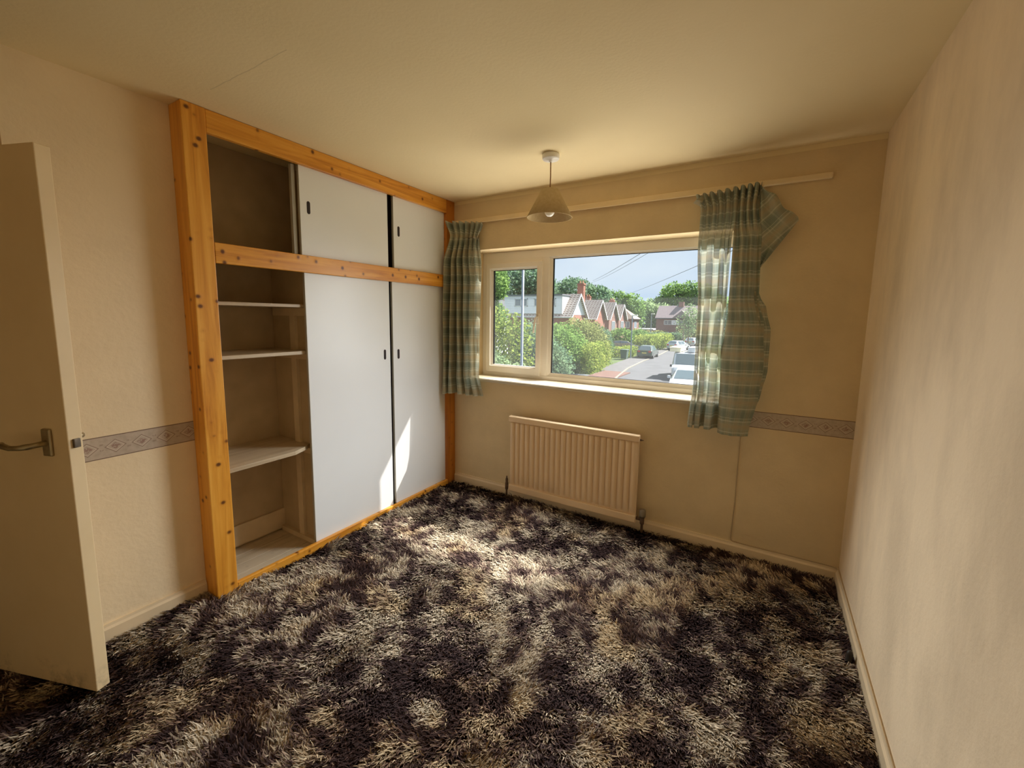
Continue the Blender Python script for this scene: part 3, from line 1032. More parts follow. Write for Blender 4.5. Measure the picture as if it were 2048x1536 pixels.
def right_fn(u, z):
    xl = interp([(2.22, 1.875), (2.12, 1.905), (1.9, 1.905), (1.5, 1.925), (1.1, 1.925), (.80, 1.905)], z)
    xr = interp([(2.22, 2.215), (2.10, 2.205), (1.9, 2.232), (1.6, 2.240), (1.43, 2.278), (1.2, 2.292), (1.05, 2.280), (.80, 2.243)], z)
    xs = interp([(2.22, 2.085), (2.05, 2.088), (1.9, 2.085), (1.6, 2.085), (1.29, 2.080), (1.04, 2.090), (.80, 2.095)], z)
    amp = interp([(2.22, .030), (2.10, .014), (1.9, .026), (1.3, .034), (.80, .036)], z)
    y0 = interp([(2.22, -.062), (2.0, -.066), (1.2, -.080), (.8, -.088)], z)
    n = 9.0
    body = max(0, min(1, (2.06 - z) / .16))
    body = body * body * (3 - 2 * body)
    ph_top = 2 * PI * (u * n + .10 * math.sin(7 * u))
    if u <= SPLIT:
        w = u / SPLIT
        x = lerp(xl, xs - .004 * body, w)
        ph_b = 2 * PI * (w * 3.3 + .20 * math.sin(6 * w + 2.0 * (z - 1.5)) + .05 * math.sin(17 * w + 3 * z))
        yb = -amp * 1.15 * (math.sin(ph_b) + .22 * math.sin(2 * ph_b + 2 * z))
    else:
        w = (u - SPLIT) / (1 - SPLIT)
        x = lerp(xs + interp([(1.98, .0), (1.93, .004), (1.5, .003), (1.22, -.014), (.8, -.014)], z), xr, w)
        big = interp([(2.0, .012), (1.6, .024), (1.1, .036), (.8, .034)], z)
        sub = interp([(2.06, .018), (1.7, .014), (1.3, .007), (.8, .003)], z)
        yb = -.018 - big * math.sin(PI * (w ** .7)) - sub * math.sin(2 * PI * 3.2 * (w + .12 * (z - 1.5))) + .020 * w ** 3
    yt = -amp * boxy(math.sin(ph_top))
    y = y0 + lerp(yt, yb, body)
    flare = interp([(2.22, .0046), (2.12, .001)], z)
    x -= flare * math.cos(ph_top)
    if u <= SPLIT:
        x -= .0085 * math.sin(2 * ph_b) * body * min(1, 8 * w, 8 * (1 - w))
    top = .006 * math.sin(ph_top + .5) * max(0, min(1, (z - 2.1) / .1)) + (.03 * (u - .5)) * max(0, min(1, (z - 2.05) / .1))
    hem = (.012 if u <= SPLIT else -.004 * w) * max(0, min(1, (1.0 - z) / .15))
    return (x, min(y, -.02), z + top + hem)


zs = frange(2.205, 2.09, 9) + frange(2.075, .80, 50)
us = frange(0, SPLIT, 96) + frange(SPLIT + .002, 1, 64)
rc = cloth('curtain', 'longer untidy green plaid curtain with one corner folded out at the right', us, zs, right_fn, 1.35,
           hidden=lambda u, z: SPLIT - .001 < u < SPLIT + .003 and z < 1.96, lined=lambda u: u > SPLIT)
# folded out top corner
m = MB()
nu, nv = 18, 36
P, UVs = [], []
for j in range(nv):
    t_ = j / (nv - 1)
    b = Vector((lerp(2.200, 2.228, t_), -.058, lerp(2.206, 1.761, t_)))
    if t_ < .62:
        k = t_ / .62
        a = Vector((lerp(2.205, 2.399, k) + .008 * math.sin(2 * PI * k), -.072 - .012 * math.sin(PI * k), lerp(2.208, 2.008, k) - .010 * math.sin(4 * PI * k)))
    else:
        k = (t_ - .62) / .38
        a = Vector((lerp(2.399, 2.233, k), -.072 + .01 * k, lerp(2.008, 1.761, k)))
    for i in range(nu):
        s = i / (nu - 1)
        p = b.lerp(a, s)
        p.y += -.014 * math.sin(3 * PI * s + 2 * t_) * (1 - .5 * s) * min(1, 5 * t_)
        P.append(tuple(p))
        UVs.append((.7 * (p.x + p.z) * 1.1, .7 * (p.z - p.x) * 1.1))
m.grid(P, nu, nv, UVs)
obj('folded_corner', m, 'plaid_lined', rc, smooth=True)
# turned back outer hem behind the front panel
m = MB()
nu, nv = 10, 18
P, UVs = [], []
for j in range(nv):
    z = lerp(1.63, .93, j / (nv - 1))
    xr_ = interp([(1.63, 2.235), (1.52, 2.285), (1.40, 2.312), (1.18, 2.312), (1.05, 2.290), (.93, 2.262)], z)
    for i in range(nu):
        s = i / (nu - 1)
        P.append((lerp(2.20, xr_, s), -.040 - .03 * math.sin(PI * s) - .01, z))
        UVs.append((.2 + s * .14, z + .03))
m.grid(P, nu, nv, UVs)
obj('outer_hem', m, 'plaid_lined', rc, smooth=True)
# stray heading tape corner at the inner top
m = MB()
m.grid([(1.900, -.07, 2.13), (1.915, -.085, 2.155), (1.925, -.07, 2.18), (1.862, -.085, 2.150), (1.880, -.095, 2.165), (1.905, -.08, 2.190)], 3, 2, [(0, 0), (.02, 0), (.05, 0), (0, .04), (.02, .04), (.05, .04)])
obj('heading_corner', m, 'plaid_cloth', rc)

# ------------------------------------------------------------------ aerial cable along wall and skirting
cb = thing('cable', 'thin cream cable running down the wall and along the skirting', 'cable', (2.2, -0.004, 0.05))
pts = [(2.205, -.003, .90), (2.203, -.003, .70), (2.199, -.003, .50), (2.201, -.003, .35), (2.196, -.003, .20), (2.193, -.004, .118), (2.20, -.007, .102), (2.26, -.006, .0985), (2.5, -.006, .0985), (2.70, -.007, .0985),
       (2.726, -.012, .099), (2.7315, -.03, .0985), (2.7315, -.3, .0985), (2.731, -.7, .0985), (2.7315, -1.4, .0985), (2.7315, -2.6, .0985)]
obj('cable_run', MB().tube(pts, .0028, 6), 'cable_cream', cb, smooth=True)
pl = thing('cable_end', 'short dark cable end poking up from the carpet by the right skirting', 'cable', (2.70, -.70, 0))
obj('plug', MB().lathe([(0, .075), (.009, .073), (.012, .06), (.012, .02), (.016, .015), (.016, .0), (0, 0)], 2.70, -.69, 12), 'plug_dark', pl, smooth=True)
obj('lead', MB().tube([(2.70, -.69, .012), (2.692, -.74, .014), (2.704, -.80, .012), (2.715, -.88, .004)], .004, 6), 'plug_dark', pl, smooth=True)


# ------------------------------------------------------------------ carpet
def vnoise(x, y, freq, seed):
    r = np.random.default_rng(seed)
    g = r.random((256, 256))
    fx, fy = x * freq + 40, y * freq + 60
    ix, iy = np.floor(fx).astype(int), np.floor(fy).astype(int)
    tx, ty = fx - ix, fy - iy
    tx, ty = tx * tx * (3 - 2 * tx), ty * ty * (3 - 2 * ty)
    g00, g10 = g[ix % 256, iy % 256], g[(ix + 1) % 256, iy % 256]
    g01, g11 = g[ix % 256, (iy + 1) % 256], g[(ix + 1) % 256, (iy + 1) % 256]
    return (g00 * (1 - tx) + g10 * tx) * (1 - ty) + (g01 * (1 - tx) + g11 * tx) * ty


def quick_mesh(name, verts, faces, mat, cols=None, parent=None, loc=(0, 0, 0)):
    me = bpy.data.meshes.new(name)
    nv, nf = len(verts), len(faces)
    k = faces.shape[1]
    me.vertices.add(nv)
    me.vertices.foreach_set('co', verts.astype(np.float32).ravel())
    me.loops.add(nf * k)
    me.loops.foreach_set('vertex_index', faces.astype(np.int32).ravel())
    me.polygons.add(nf)
    me.polygons.foreach_set('loop_start', np.arange(0, nf * k, k, dtype=np.int32))
    me.polygons.foreach_set('loop_total', np.full(nf, k, dtype=np.int32))
    if cols is not None:
        at = me.color_attributes.new('Col', 'FLOAT_COLOR', 'POINT')
        c4 = np.ones((nv, 4), np.float32)
        c4[:, :3] = cols
        at.data.foreach_set('color', c4.ravel())
    me.update(calc_edges=True)
    me.validate()
    me.materials.append(MAT[mat])
    o = bpy.data.objects.new(name, me)
    COL.objects.link(o)
    if parent is not None:
        o.parent = parent
    o.location = loc
    return o


carpet = obj('carpet', MB().box(.001, W - .017, -3.62, -.018, .0005, .006).box(-.098, .001, -3.62, -1.903, .0005, .006).box(-.54, -.098, -3.62, -2.42, .0005, .006), 'carpet_back')
tag(carpet, 'deep shaggy carpet in mottled cream, mauve and dark plum', 'carpet')
N = 300000
# nearer the camera the tufts are packed more densely
cand = rng.random((N * 3, 2))
X = -.5 + cand[:, 0] * (W + .48)
Y = -3.3 + cand[:, 1] * 3.278
dist = np.hypot(X - 2.298, Y + 2.836)
keep = rng.random(len(X)) < np.clip(1.05 - .20 * dist, .34, .8)
keep &= ~((Y < -2.75) & (rng.random(len(X)) < .85))
keep &= ~((X < .004) & (Y > -1.905)) & ~((X < -.097) & (Y > -2.42)) & (X < W - .018)
X, Y = X[keep][:N], Y[keep][:N]
n = len(X)
dist = np.hypot(X - 2.298, Y + 2.836)
big = .26 * vnoise(X, Y, 6.5, 151) + .42 * vnoise(X, Y, 14.5, 152) + .36 * vnoise(X, Y, 31, 153)
flow = vnoise(X, Y, 2.2, 5) * 5.5 + vnoise(X, Y, 7, 6) * 3.0 + rng.normal(0, .65, n)
lenn = (.026 + .022 * rng.random(n)) * (1 + .10 * (dist - 2))
wid = (.0032 + .0024 * rng.random(n)) * np.clip(.55 + .26 * dist, .9, 1.7)
tilt = np.radians(42 + 34 * rng.random(n))
dx, dy = np.cos(flow), np.sin(flow)
mx = np.clip(np.minimum(np.minimum(W - .02 - X, -.02 - Y), .08), 0, .08)
sx, sy = -dy, dx
tw = rng.normal(0, .5, n)
base_z = .004
V = np.zeros((n, 6, 3), np.float32)
for j, (tt, hh, ww) in enumerate(((0, 0, .75), (.5, .62, 1.0), (1.0, .86, .40))):
    hor = lenn * np.sin(tilt) * tt ** 1.25
    px = np.clip(X + dx * hor, -.54, W - .019)
    py = np.minimum(Y + dy * hor, -.0195)
    px = np.where((Y > -1.9), np.maximum(px, .003), px)
    al = (X < -.0) & (Y < -1.9)
    py = np.where(al, np.minimum(py, -1.906), py)
    px = np.where((Y < -1.9) & (Y > -2.43), np.maximum(px, -.093), px)
    py = np.where((X < -.095) & (Y < -2.42), np.minimum(py, -2.425), py)
    pz = base_z + lenn * np.cos(tilt) * hh * 1.15 + .004 * (tt > 0)
    for s, sg in ((0, -1), (1, 1)):
        V[:, j * 2 + s, 0] = np.clip(px + sg * sx * wid * ww * .5, -.54, W - .0185)
        V[:, j * 2 + s, 1] = np.minimum(py + sg * sy * wid * ww * .5, -.0185)
        V[:, j * 2 + s, 2] = pz + sg * wid * ww * .35 * tw
idx = np.arange(n)[:, None] * 6
F = np.concatenate([idx + np.array([[0, 1, 3, 2]]), idx + np.array([[2, 3, 5, 4]])], 0)
big2 = big + rng.normal(0, .045, n)
mv = vnoise(X, Y, 3.1, 9)
ys = vnoise(X, Y, 5.5, 12)
stops = [.36, .45, .51, .58, .69]
tones = np.array([[.044, .024, .022], [.070, .040, .035], [.205, .132, .104], [.36, .275, .19], [.58, .475, .335]])
C = np.stack([np.interp(big2, stops, tones[:, k]) for k in range(3)], 1)
warm = np.clip((ys - .58) / .12, 0, 1)[:, None] * .6
C = C * (1 - warm) + C * np.array([1.0, .86, .62]) * warm
C = C * (.6 + .75 * rng.random(n) ** 1.3)[:, None]
C = np.clip(C, 0, .9)
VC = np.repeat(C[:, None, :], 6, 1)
VC[:, 0:2] *= .28  # self-shadow painted into the pile: dark roots, slightly dimmed middles
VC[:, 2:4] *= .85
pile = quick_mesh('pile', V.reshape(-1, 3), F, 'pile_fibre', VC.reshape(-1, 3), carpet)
pile['kind'] = 'stuff'

# ================================================================== outdoors
G = -3.0
struct('ground', MB().box(-90, 60, .75, 190, G - .4, G - .03), 'grass', 'gardens around the street')
ROADL = [(-4.2, 1.0), (-5.3, 12.0), (-6.5, 23.0), (-7.0, 26.8), (-7.5, 29.8), (-8.3, 35.0), (-8.9, 43.0), (-9.3, 53.5), (-10.4, 66.8), (-11.4, 80.0), (-12.5, 96.0)]


def strip(name, left, right, z0, z1, mat, label):
    m = MB()
    vs = []
    for (a, b) in zip(left, right):
        vs += [(a[0], a[1], z1), (b[0], b[1], z1), (a[0], a[1], z0), (b[0], b[1], z0)]
    fs = []
    for i in range(len(left) - 1):
        o = i * 4
        fs += [(o, o + 1, o + 5, o + 4), (o + 2, o, o + 4, o + 6), (o + 1, o + 3, o + 7, o + 5)]
    e = (len(left) - 1) * 4
    fs += [(0, 2, 3, 1), (e, e + 1, e + 3, e + 2)]
    m.add(vs, fs)
    return struct(name, m, mat, label)


strip('road', ROADL, [(p[0] + 6.6, p[1]) for p in ROADL], G - .1, G, 'tarmac', 'grey tarmac street outside')
strip('kerb', [(p[0] - .16, p[1]) for p in ROADL], ROADL, G - .1, G + .08, 'kerb_stone', 'pale kerb along the street')
strip('pavement', [(p[0] - 2.1, p[1]) for p in ROADL], [(p[0] - .16, p[1]) for p in ROADL], G - .1, G + .06, 'paving_grey', 'grey pavement beside the street')
struct('driveway', MB().box(-9.5, -7.3, 26.0, 32.0, G - .1, G + .075), 'paving_red', 'red paved drive crossing on the pavement')
struct('path', MB().box(-16, -8.9, 19.0, 28.6, G - .1, G + .065), 'gravel_pale', 'pale front path below the hedge')
struct('road_patch', MB().add([(-4.9, 25.4, G + .004), (-3.0, 25.2, G + .004), (-3.2, 29.0, G + .004), (-4.6, 29.0, G + .004), (-4.9, 25.4, G - .02), (-3.0, 25.2, G - .02), (-3.2, 29.0, G - .02), (-4.6, 29.0, G - .02)],
                              [(0, 1, 2, 3), (0, 4, 5, 1), (1, 5, 6, 2), (2, 6, 7, 3), (3, 7, 4, 0)]), 'tarmac_patch', 'darker repaired tarmac patch')
struct('pavement_far', MB().box(-5.6, -3.2, 44, 110, G - .1, G + .06), 'paving_grey', 'pavement on the far side')


def leaves(name, blobs, nleaf, size, colours, parent=None, loc=(0, 0, 0), seed=1, flat=1.0, fill=0.35):
    """a crown or hedge as individual leaf quads over ellipsoids / boxes"""
    r = np.random.default_rng(seed)
    vol = np.array([(b[3] * b[4] * b[5]) ** (2 / 3) for b in blobs])
    cnt = np.maximum(8, (nleaf * vol / vol.sum())).astype(int)
    Ps = []
    for b, k in zip(blobs, cnt):
        d = r.normal(0, 1, (k, 3))
        d /= np.linalg.norm(d, axis=1)[:, None]
        rad = (1 - fill * r.random(k) ** 2) * (1 + np.clip(.10 * r.normal(0, 1, k), -.2, .14))
        if len(b) > 6:                                   # boxy hedge
            mxx = np.abs(d).max(1)[:, None]
            d = lerp(d, d / mxx, .8)
        Ps.append(np.array(b[:3]) + d * rad[:, None] * np.array(b[3:6]))
    Pn = np.concatenate(Ps)
    Pn[:, 2] = np.maximum(Pn[:, 2], G + .02)
    k = len(Pn)
    a = r.normal(0, 1, (k, 3))
    a[:, 2] *= flat
    a /= np.linalg.norm(a, axis=1)[:, None]
    b_ = r.normal(0, 1, (k, 3))
    b_ -= a * (a * b_).sum(1)[:, None]
    b_ /= np.linalg.norm(b_, axis=1)[:, None]
    s = size * (.6 + .8 * r.random(k))[:, None]
    V = np.stack([Pn - a * s * .6, Pn + b_ * s * .36, Pn + a * s * .6, Pn - b_ * s * .36], 1)
    F = np.arange(k * 4).reshape(k, 4)
    cc = np.array(colours)
    pick = r.random(k)
    nz = vnoise(Pn[:, 0] + Pn[:, 2] * .7, Pn[:, 1] + Pn[:, 2], 1.2 / max(.3, size * 4), seed + 50)
    tt = np.clip(nz * .7 + pick * .45 - .1, 0, .999) * (len(cc) - 1)
    i0 = tt.astype(int)
    col = cc[i0] + (cc[np.minimum(i0 + 1, len(cc) - 1)] - cc[i0]) * (tt - i0)[:, None]
    col = col * (.8 + .4 * r.random(k))[:, None]
    col = np.clip(col * 1.22 + .012, 0, .9)  # leaf colours lifted to stand in for outdoor haze
    o = quick_mesh(name, (V.reshape(-1, 3) - np.array(loc)), F, 'leaf', np.repeat(col, 4, 0), parent)
    return o


GREEN = [(.07, .13, .045), (.15, .25, .07), (.25, .36, .10)]
DEEP = [(.065, .125, .08), (.13, .21, .12), (.23, .32, .18)]
YEL = [(.11, .17, .04), (.21, .27, .055), (.33, .36, .09)]
PALE = [(.13, .20, .10), (.22, .30, .15), (.34, .40, .22)]
OLIVE = [(.11, .14, .05), (.20, .23, .08), (.32, .32, .13)]


def shrub(name, label, cat, blobs, nleaf, size, cols, stem=None, seed=1, group=None, fill=.35, k=1.0):
    blobs = [(2.3 + (b[0] - 2.3) * k, -2.84 + (b[1] + 2.84) * k, 1.46 + (b[2] - 1.46) * k, b[3] * k, b[4] * k, b[5] * k, *b[6:]) for b in blobs]
    size *= k
    if stem:
        stem = (2.3 + (stem[0] - 2.3) * k, -2.84 + (stem[1] + 2.84) * k, stem[2], stem[3] * k)
    cx = sum(b[0] for b in blobs) / len(blobs)
    cy = sum(b[1] for b in blobs) / len(blobs)
    root = thing(name, label, cat, (cx, cy, G - .03), group=group)
    leaves('foliage' if cat != 'tree' else 'crown', blobs, nleaf, size, cols, root, (cx, cy, G - .03), seed, fill=fill)
    if stem:
        x, y, z1, r = stem
        mb = MB().tube([(x, y, G - .03), (x + .1, y, lerp(G, z1, .5)), (x - .05, y, z1)], [r, r * .8, r * .4], 8)
        for k in range(4):
            th = k * 1.7 + seed
            mb.tube([(x, y, lerp(G, z1, .55 + .08 * k)), (x + math.cos(th) * r * 6, y + math.sin(th) * r * 6, lerp(G, z1, .85 + .08 * k))], [r * .5, r * .2], 6)
        obj('trunk', mb, 'bark', root)
    return root


# planting at the left of the street, near to far
shrub('shrub', 'yellow green shrub behind the lamp post in the small casement', 'shrub',
      [(-10.6, 15.6, -.3, 1.6, 1.3, 2.3), (-9.3, 16.0, -.6, 1.3, 1.2, 2.2), (-11.8, 15.4, -.6, 1.4, 1.2, 2.2)], 9000, .15, YEL, (-10.2, 15.8, .8, .10), 21)
shrub('shrub', 'pale green shrub low in the small casement', 'shrub',
      [(-8.9, 13.2, -1.5, 1.3, 1.0, 1.5), (-7.6, 13.7, -1.9, 1.1, .9, 1.2)], 6500, .12, PALE, (-8.6, 13.4, -1.0, .08), 22)
shrub('shrub', 'dark glossy shrub beside the window mullion', 'shrub',
      [(-8.7, 17.6, -.6, 1.2, 1.1, 1.8), (-8.2, 18.4, -1.4, 1.4, 1.1, 1.6)], 8000, .13, DEEP, (-8.5, 17.8, 0, .09), 23)
shrub('bush', 'tall rounded laurel bush seen at the left of the wide pane', 'bush',
      [(-9.2, 20.6, -.9, 1.9, 1.5, 2.0), (-8.1, 21.6, -1.5, 1.3, 1.2, 1.5), (-9.0, 22.0, -.7, 1.6, 1.3, 1.7)], 14000, .13, GREEN, (-9.0, 21.0, -.5, .12), 24, k=1.36)
shrub('bush', 'feathery olive bush behind the laurel', 'bush',
      [(-9.6, 25.6, -.5, 1.4, 1.6, 1.9), (-8.9, 26.8, -.7, 1.3, 1.5, 1.8), (-9.7, 28.0, -.6, 1.3, 1.5, 1.8)], 13000, .13, OLIVE, (-9.5, 26.5, -.3, .12), 25, k=1.30)
shrub('hedge', 'sunlit yellow green hedge at the edge of the pavement', 'hedge',
      [(-10.1, 30.6, -1.9, .6, 1.6, 1.25, 1), (-10.9, 33.8, -1.9, .6, 1.8, 1.25, 1), (-11.5, 36.9, -1.9, .6, 1.6, 1.2, 1)], 11000, .12, YEL, (-10.9, 33.5, -2.0, .06), 26)
shrub('bush', 'dark green bush beyond the hedge beside the brick houses', 'bush',
      [(-13.4, 41.2, -1.2, 1.4, 1.2, 1.8), (-13.8, 43.4, -1.5, 1.3, 1.2, 1.6)], 5000, .17, DEEP, (-13.5, 41.8, -.6, .1), 27)
shrub('hedge', 'small trimmed hedge behind the green bin', 'hedge',
      [(-12.9, 46.3, -2.4, 1.5, .7, .6, 1), (-12.0, 48.0, -2.35, .9, 1.2, .6, 1)], 3000, .14, YEL, (-12.4, 46.6, -2.5, .05), 28)
shrub('hedge', 'long bright hedge behind the dark estate car', 'hedge',
      [(-13.1, 60.6, -1.9, 1.3, 2.0, 1.1, 1), (-12.4, 63.0, -1.9, 1.3, 3.0, 1.1, 1), (-12.2, 68.5, -1.9, 1.2, 2.4, 1.1, 1)], 6500, .22, YEL, (-13, 60, -2.2, .06), 29)
shrub('bush', 'loose garden bush in front of the blue car', 'bush',
      [(-18.4, 66, -1.5, 2.2, 2, 1.4), (-16.4, 69, -1.6, 1.7, 1.8, 1.4)], 4500, .24, GREEN, (-17.5, 67, -1.0, .1), 30)
shrub('hedge', 'dark clipped hedge in front of the far brick house', 'hedge',
      [(-15.6, 80, -2.0, 2.2, .8, 1.0, 1), (-12.8, 81, -2.0, 1.6, .8, 1.0, 1)], 3500, .24, DEEP, (-14.5, 80.3, -2.2, .06), 31)
shrub('hedge', 'pale topped hedge beside the far utility pole', 'hedge',
      [(-10.9, 84, -1.7, 1.7, .8, 1.3, 1), (-8.2, 85, -1.7, 1.5, .8, 1.3, 1)], 3000, .24, OLIVE, (-10, 84.2, -2.0, .06), 32)
shrub('hedge', 'low green hedge in front of the white garage', 'hedge',
      [(-20.2, 86.3, -1.9, 1.7, .7, 1.1, 1), (-16.8, 86.5, -1.9, 1.5, .7, 1.1, 1)], 3000, .26, OLIVE, (-18.6, 86.4, -2.2, .06), 33)
shrub('hedge', 'leafy front hedge beyond the right curtain across the street', 'hedge',
      [(-2.6, 47, -2.2, .8, 4.0, .9, 1), (-1.4, 38, -2.2, .8, 4.0, .9, 1), (3.0, 52, -2.0, 5.0, .8, 1.0, 1)], 9000, .2, GREEN, (-1.4, 38, -2.4, .06), 34)
# trees behind the houses
TR = 'trees behind the houses'
shrub('tree', 'bright leafy tree at the left edge of the small casement', 'tree',
      [(-22.0, 30.5, 3.4, 2.2, 2.0, 2.6), (-20.6, 31.2, 4.6, 1.5, 1.5, 1.6), (-21.0, 30.6, 1.6, 2.0, 1.8, 1.6)], 9000, .24, GREEN, (-21.5, 30.8, 4.0, .22), 41, TR)
shrub('tree', 'tall dark tree behind the lamp post', 'tree',
      [(-24.8, 41.5, 4.6, 2.6, 2.4, 2.8), (-22.8, 42.6, 5.2, 2.2, 2.0, 2.6), (-21.4, 43.2, 4.2, 1.8, 1.8, 2.6)], 10000, .28, DEEP, (-23.5, 42.0, 4.6, .26), 42, TR, k=1.45)
shrub('tree', 'broad rounded tree rising behind the white dormer house', 'tree',
      [(-34.5, 72, 4.6, 4.0, 3.5, 2.6), (-30.6, 74, 6.0, 4.0, 3.5, 3.2), (-26.8, 76, 5.2, 3.2, 3.0, 2.6), (-38, 72, 4.4, 3.6, 3, 2.4)], 12000, .42, DEEP, (-31, 74, 5.0, .35), 43, TR, k=1.25)
shrub('tree', 'bushy green tree behind the end of the terrace', 'tree',
      [(-33.0, 108, 4.4, 4.0, 3, 4.4), (-29.5, 109, 3.0, 4.0, 3, 5.0), (-36.5, 107, 3.4, 3.4, 3, 3.6)], 8000, .50, GREEN, (-31, 108, 4.0, .35), 44, TR)
shrub('tree', 'lower grey green tree beside the thin street lamp', 'tree',
      [(-26.0, 112, 1.2, 4.0, 3, 5.2), (-22.0, 113, .5, 3.4, 3, 4.8)], 7000, .50, PALE, (-25, 112, 3.0, .3), 45, TR, k=1.08)
shrub('tree', 'large open tree towering above the far brick house', 'tree',
      [(-22.0, 108, 4.2, 3.4, 3, 2.8), (-18.6, 109, 7.0, 3.6, 3, 3.6), (-14.6, 110, 7.2, 3.8, 3, 3.8), (-11.0, 111, 5.6, 3.4, 3, 4.4)], 9000, .50, GREEN, (-16.5, 110, 6.5, .4), 46, TR, fill=.7, k=1.2)
shrub('tree', 'slender young tree beside the parked silver car', 'tree',
      [(-8.6, 66, .6, 1.5, 1.4, 1.9), (-7.4, 67, 1.3, 1.4, 1.3, 1.7), (-8.0, 66.5, 2.6, 1.1, 1.1, 1.3)], 1500, .22, PALE, (-8.2, 66.4, 1.5, .09), 47, TR, fill=.7)
shrub('tree', 'distant tree showing right of the far house', 'tree',
      [(-8.5, 116, 2.4, 4.2, 3, 5.2), (-3.5, 116, 2.0, 4.2, 3, 5.0), (1.5, 116, 2.0, 4.2, 3, 5.0)], 7000, .5, GREEN, (-6, 116, 3.0, .35), 48, TR)


# ------------------------------------------------------------------ houses
def window_unit(parent, x0, x1, z0, z1, y, panes=2, face=-1):
    """casement window on a wall facing -y"""
    m = MB()
    t = .09
    ya, yb = y - .06, y + .02
    m.box(x0, x1, ya, yb, z0, z0 + t).box(x0, x1, ya, yb, z1 - t, z1).box(x0, x0 + t, ya, yb, z0, z1).box(x1 - t, x1, ya, yb, z0, z1)
    for k in range(1, panes):
        xm = lerp(x0, x1, k / panes)
        m.box(xm - t * .5, xm + t * .5, ya, yb, z0, z1)
    w = obj('window', m, 'white_paint', parent)
    for k in range(panes):
        obj('pane', MB().box(lerp(x0, x1, k / panes) + t * .5, lerp(x0, x1, (k + 1) / panes) - t * .5, y - .03, y - .01, z0 + t, z1 - t), 'window_dark', w)
    return w


def window_unit_x(parent, y0, y1, z0, z1, x, panes=2):
    """casement window on a wall facing +x"""
    m = MB()
    t = .09
    xa, xb = x - .02, x + .06
    m.box(xa, xb, y0, y1, z0, z0 + t).box(xa, xb, y0, y1, z1 - t, z1).box(xa, xb, y0, y0 + t, z0, z1).box(xa, xb, y1 - t, y1, z0, z1)
    for k in range(1, panes):
        ym = lerp(y0, y1, k / panes)
        m.box(xa, xb, ym - t * .5, ym + t * .5, z0, z1)
    w = obj('window', m, 'white_paint', parent)
    for k in range(panes):
        obj('pane', MB().box(x + .01, x + .03, lerp(y0, y1, k / panes) + t * .5, lerp(y0, y1, (k + 1) / panes) - t * .5, z0 + t, z1 - t), 'window_dark', w)


def gable_house(label, xg, xl, yc, half, ze, zr, wall, gable, tile, chim=None, over=.35):
    """ridge runs along x, gable faces +x towards the street"""
    root = thing('house', label, 'house', ((xg + xl) / 2, yc, G - .03), group=None)
    y0, y1 = yc - half, yc + half
    obj('walls', MB().box(xl, xg - .02, y0, y1, G - .03, ze), wall, root)
    obj('gable', MB().prism([(y0, ze), (y1, ze), (yc, zr - .12)], xl, xg, 0), gable, root)
    sl = (zr - ze) / half
    oy = .30
    for s, nm in ((-1, 'roof_slope'), (1, 'roof_slope')):
        e = yc + s * (half + oy)
        zz = ze - sl * oy
        obj(nm, MB().prism([(yc, zr), (e, zz), (e, zz - .12), (yc, zr - .12)], xl - .2, xg + over, 0), tile, root)
    for s in (-1, 1):
        e = yc + s * (half + oy)
        zz = ze - sl * oy
        obj('bargeboard', MB().prism([(yc, zr + .03), (e, zz + .03), (e, zz - .26), (yc, zr - .28)], xg + over, xg + over + .05, 0), 'white_paint', root)
    obj('gutter', MB().tube([(xl - .2, y0 - oy - .05, ze - sl * oy - .04), (xg + over, y0 - oy - .05, ze - sl * oy - .04)], .06, 6), 'white_paint', root)
    if chim:
        cx, cy, cz = chim
        c = obj('chimney', MB().box(cx - .45, cx + .45, cy - .35, cy + .35, zr - 1.0, cz).box(cx - .52, cx + .52, cy - .42, cy + .42, cz - .22, cz - .10), 'brick_red', root)
        for k in (-.2, .2):
            obj('chimney_pot', MB().lathe([(.11, cz), (.13, cz + .02), (.10, cz + .3), (.12, cz + .36), (.0, cz + .36)], cx + k, cy, 10), 'pot_clay', c)
    return root


h1 = gable_house('house with a white flat roofed dormer and white gable', -19.66, -31.0, 50.2, 2.6, 1.95, 4.75, 'brick_red', 'clad_white', 'roof_tile', (-20.3, 52.6, 6.3))
d1 = obj('dormer', MB().box(-29.6, -20.9, 47.5, 50.3, 2.05, 4.42), 'clad_white', h1)
obj('dormer_roof', MB().box(-29.8, -20.7, 47.25, 50.3, 4.42, 4.58), 'felt_grey', d1)
obj('dormer_cheek', MB().box(-20.93, -20.80, 47.5, 50.0, 2.05, 4.42), 'white_paint', d1)
for k in range(7):
    obj('cladding_board', MB().prism([(47.44, 2.08 + k * .33), (47.50, 2.08 + k * .33), (47.50, 2.41 + k * .33), (47.475, 2.41 + k * .33)], -29.6, -20.9, 0), 'clad_white', d1)
window_unit(h1, -27.9, -25.9, 3.0, 4.05, 47.42, 2)
window_unit(h1, -24.9, -23.8, 3.0, 4.05, 47.42, 1)
window_unit(h1, -22.9, -21.7, 3.0, 4.05, 47.42, 2)
window_unit_x(h1, 49.6, 50.6, .2, 1.4, -19.66, 2)
window_unit(h1, -24.5, -22.0, -.3, 1.1, 47.6, 2)
gable_house('tiled brick house with white bargeboards next to the dormer house', -21.0, -28.6, 62.6, 2.3, 1.8, 4.5, 'brick_red', 'brick_red', 'roof_tile', (-24.6, 63.0, 5.9))
h3 = gable_house('third tiled gable house along the street', -21.8, -32.0, 71.8, 2.3, 1.75, 4.5, 'brick_brown', 'brick_brown', 'roof_tile', (-26.8, 72.0, 5.6))
window_unit_x(h3, 71.0, 72.8, -.6, 1.1, -21.8, 2)
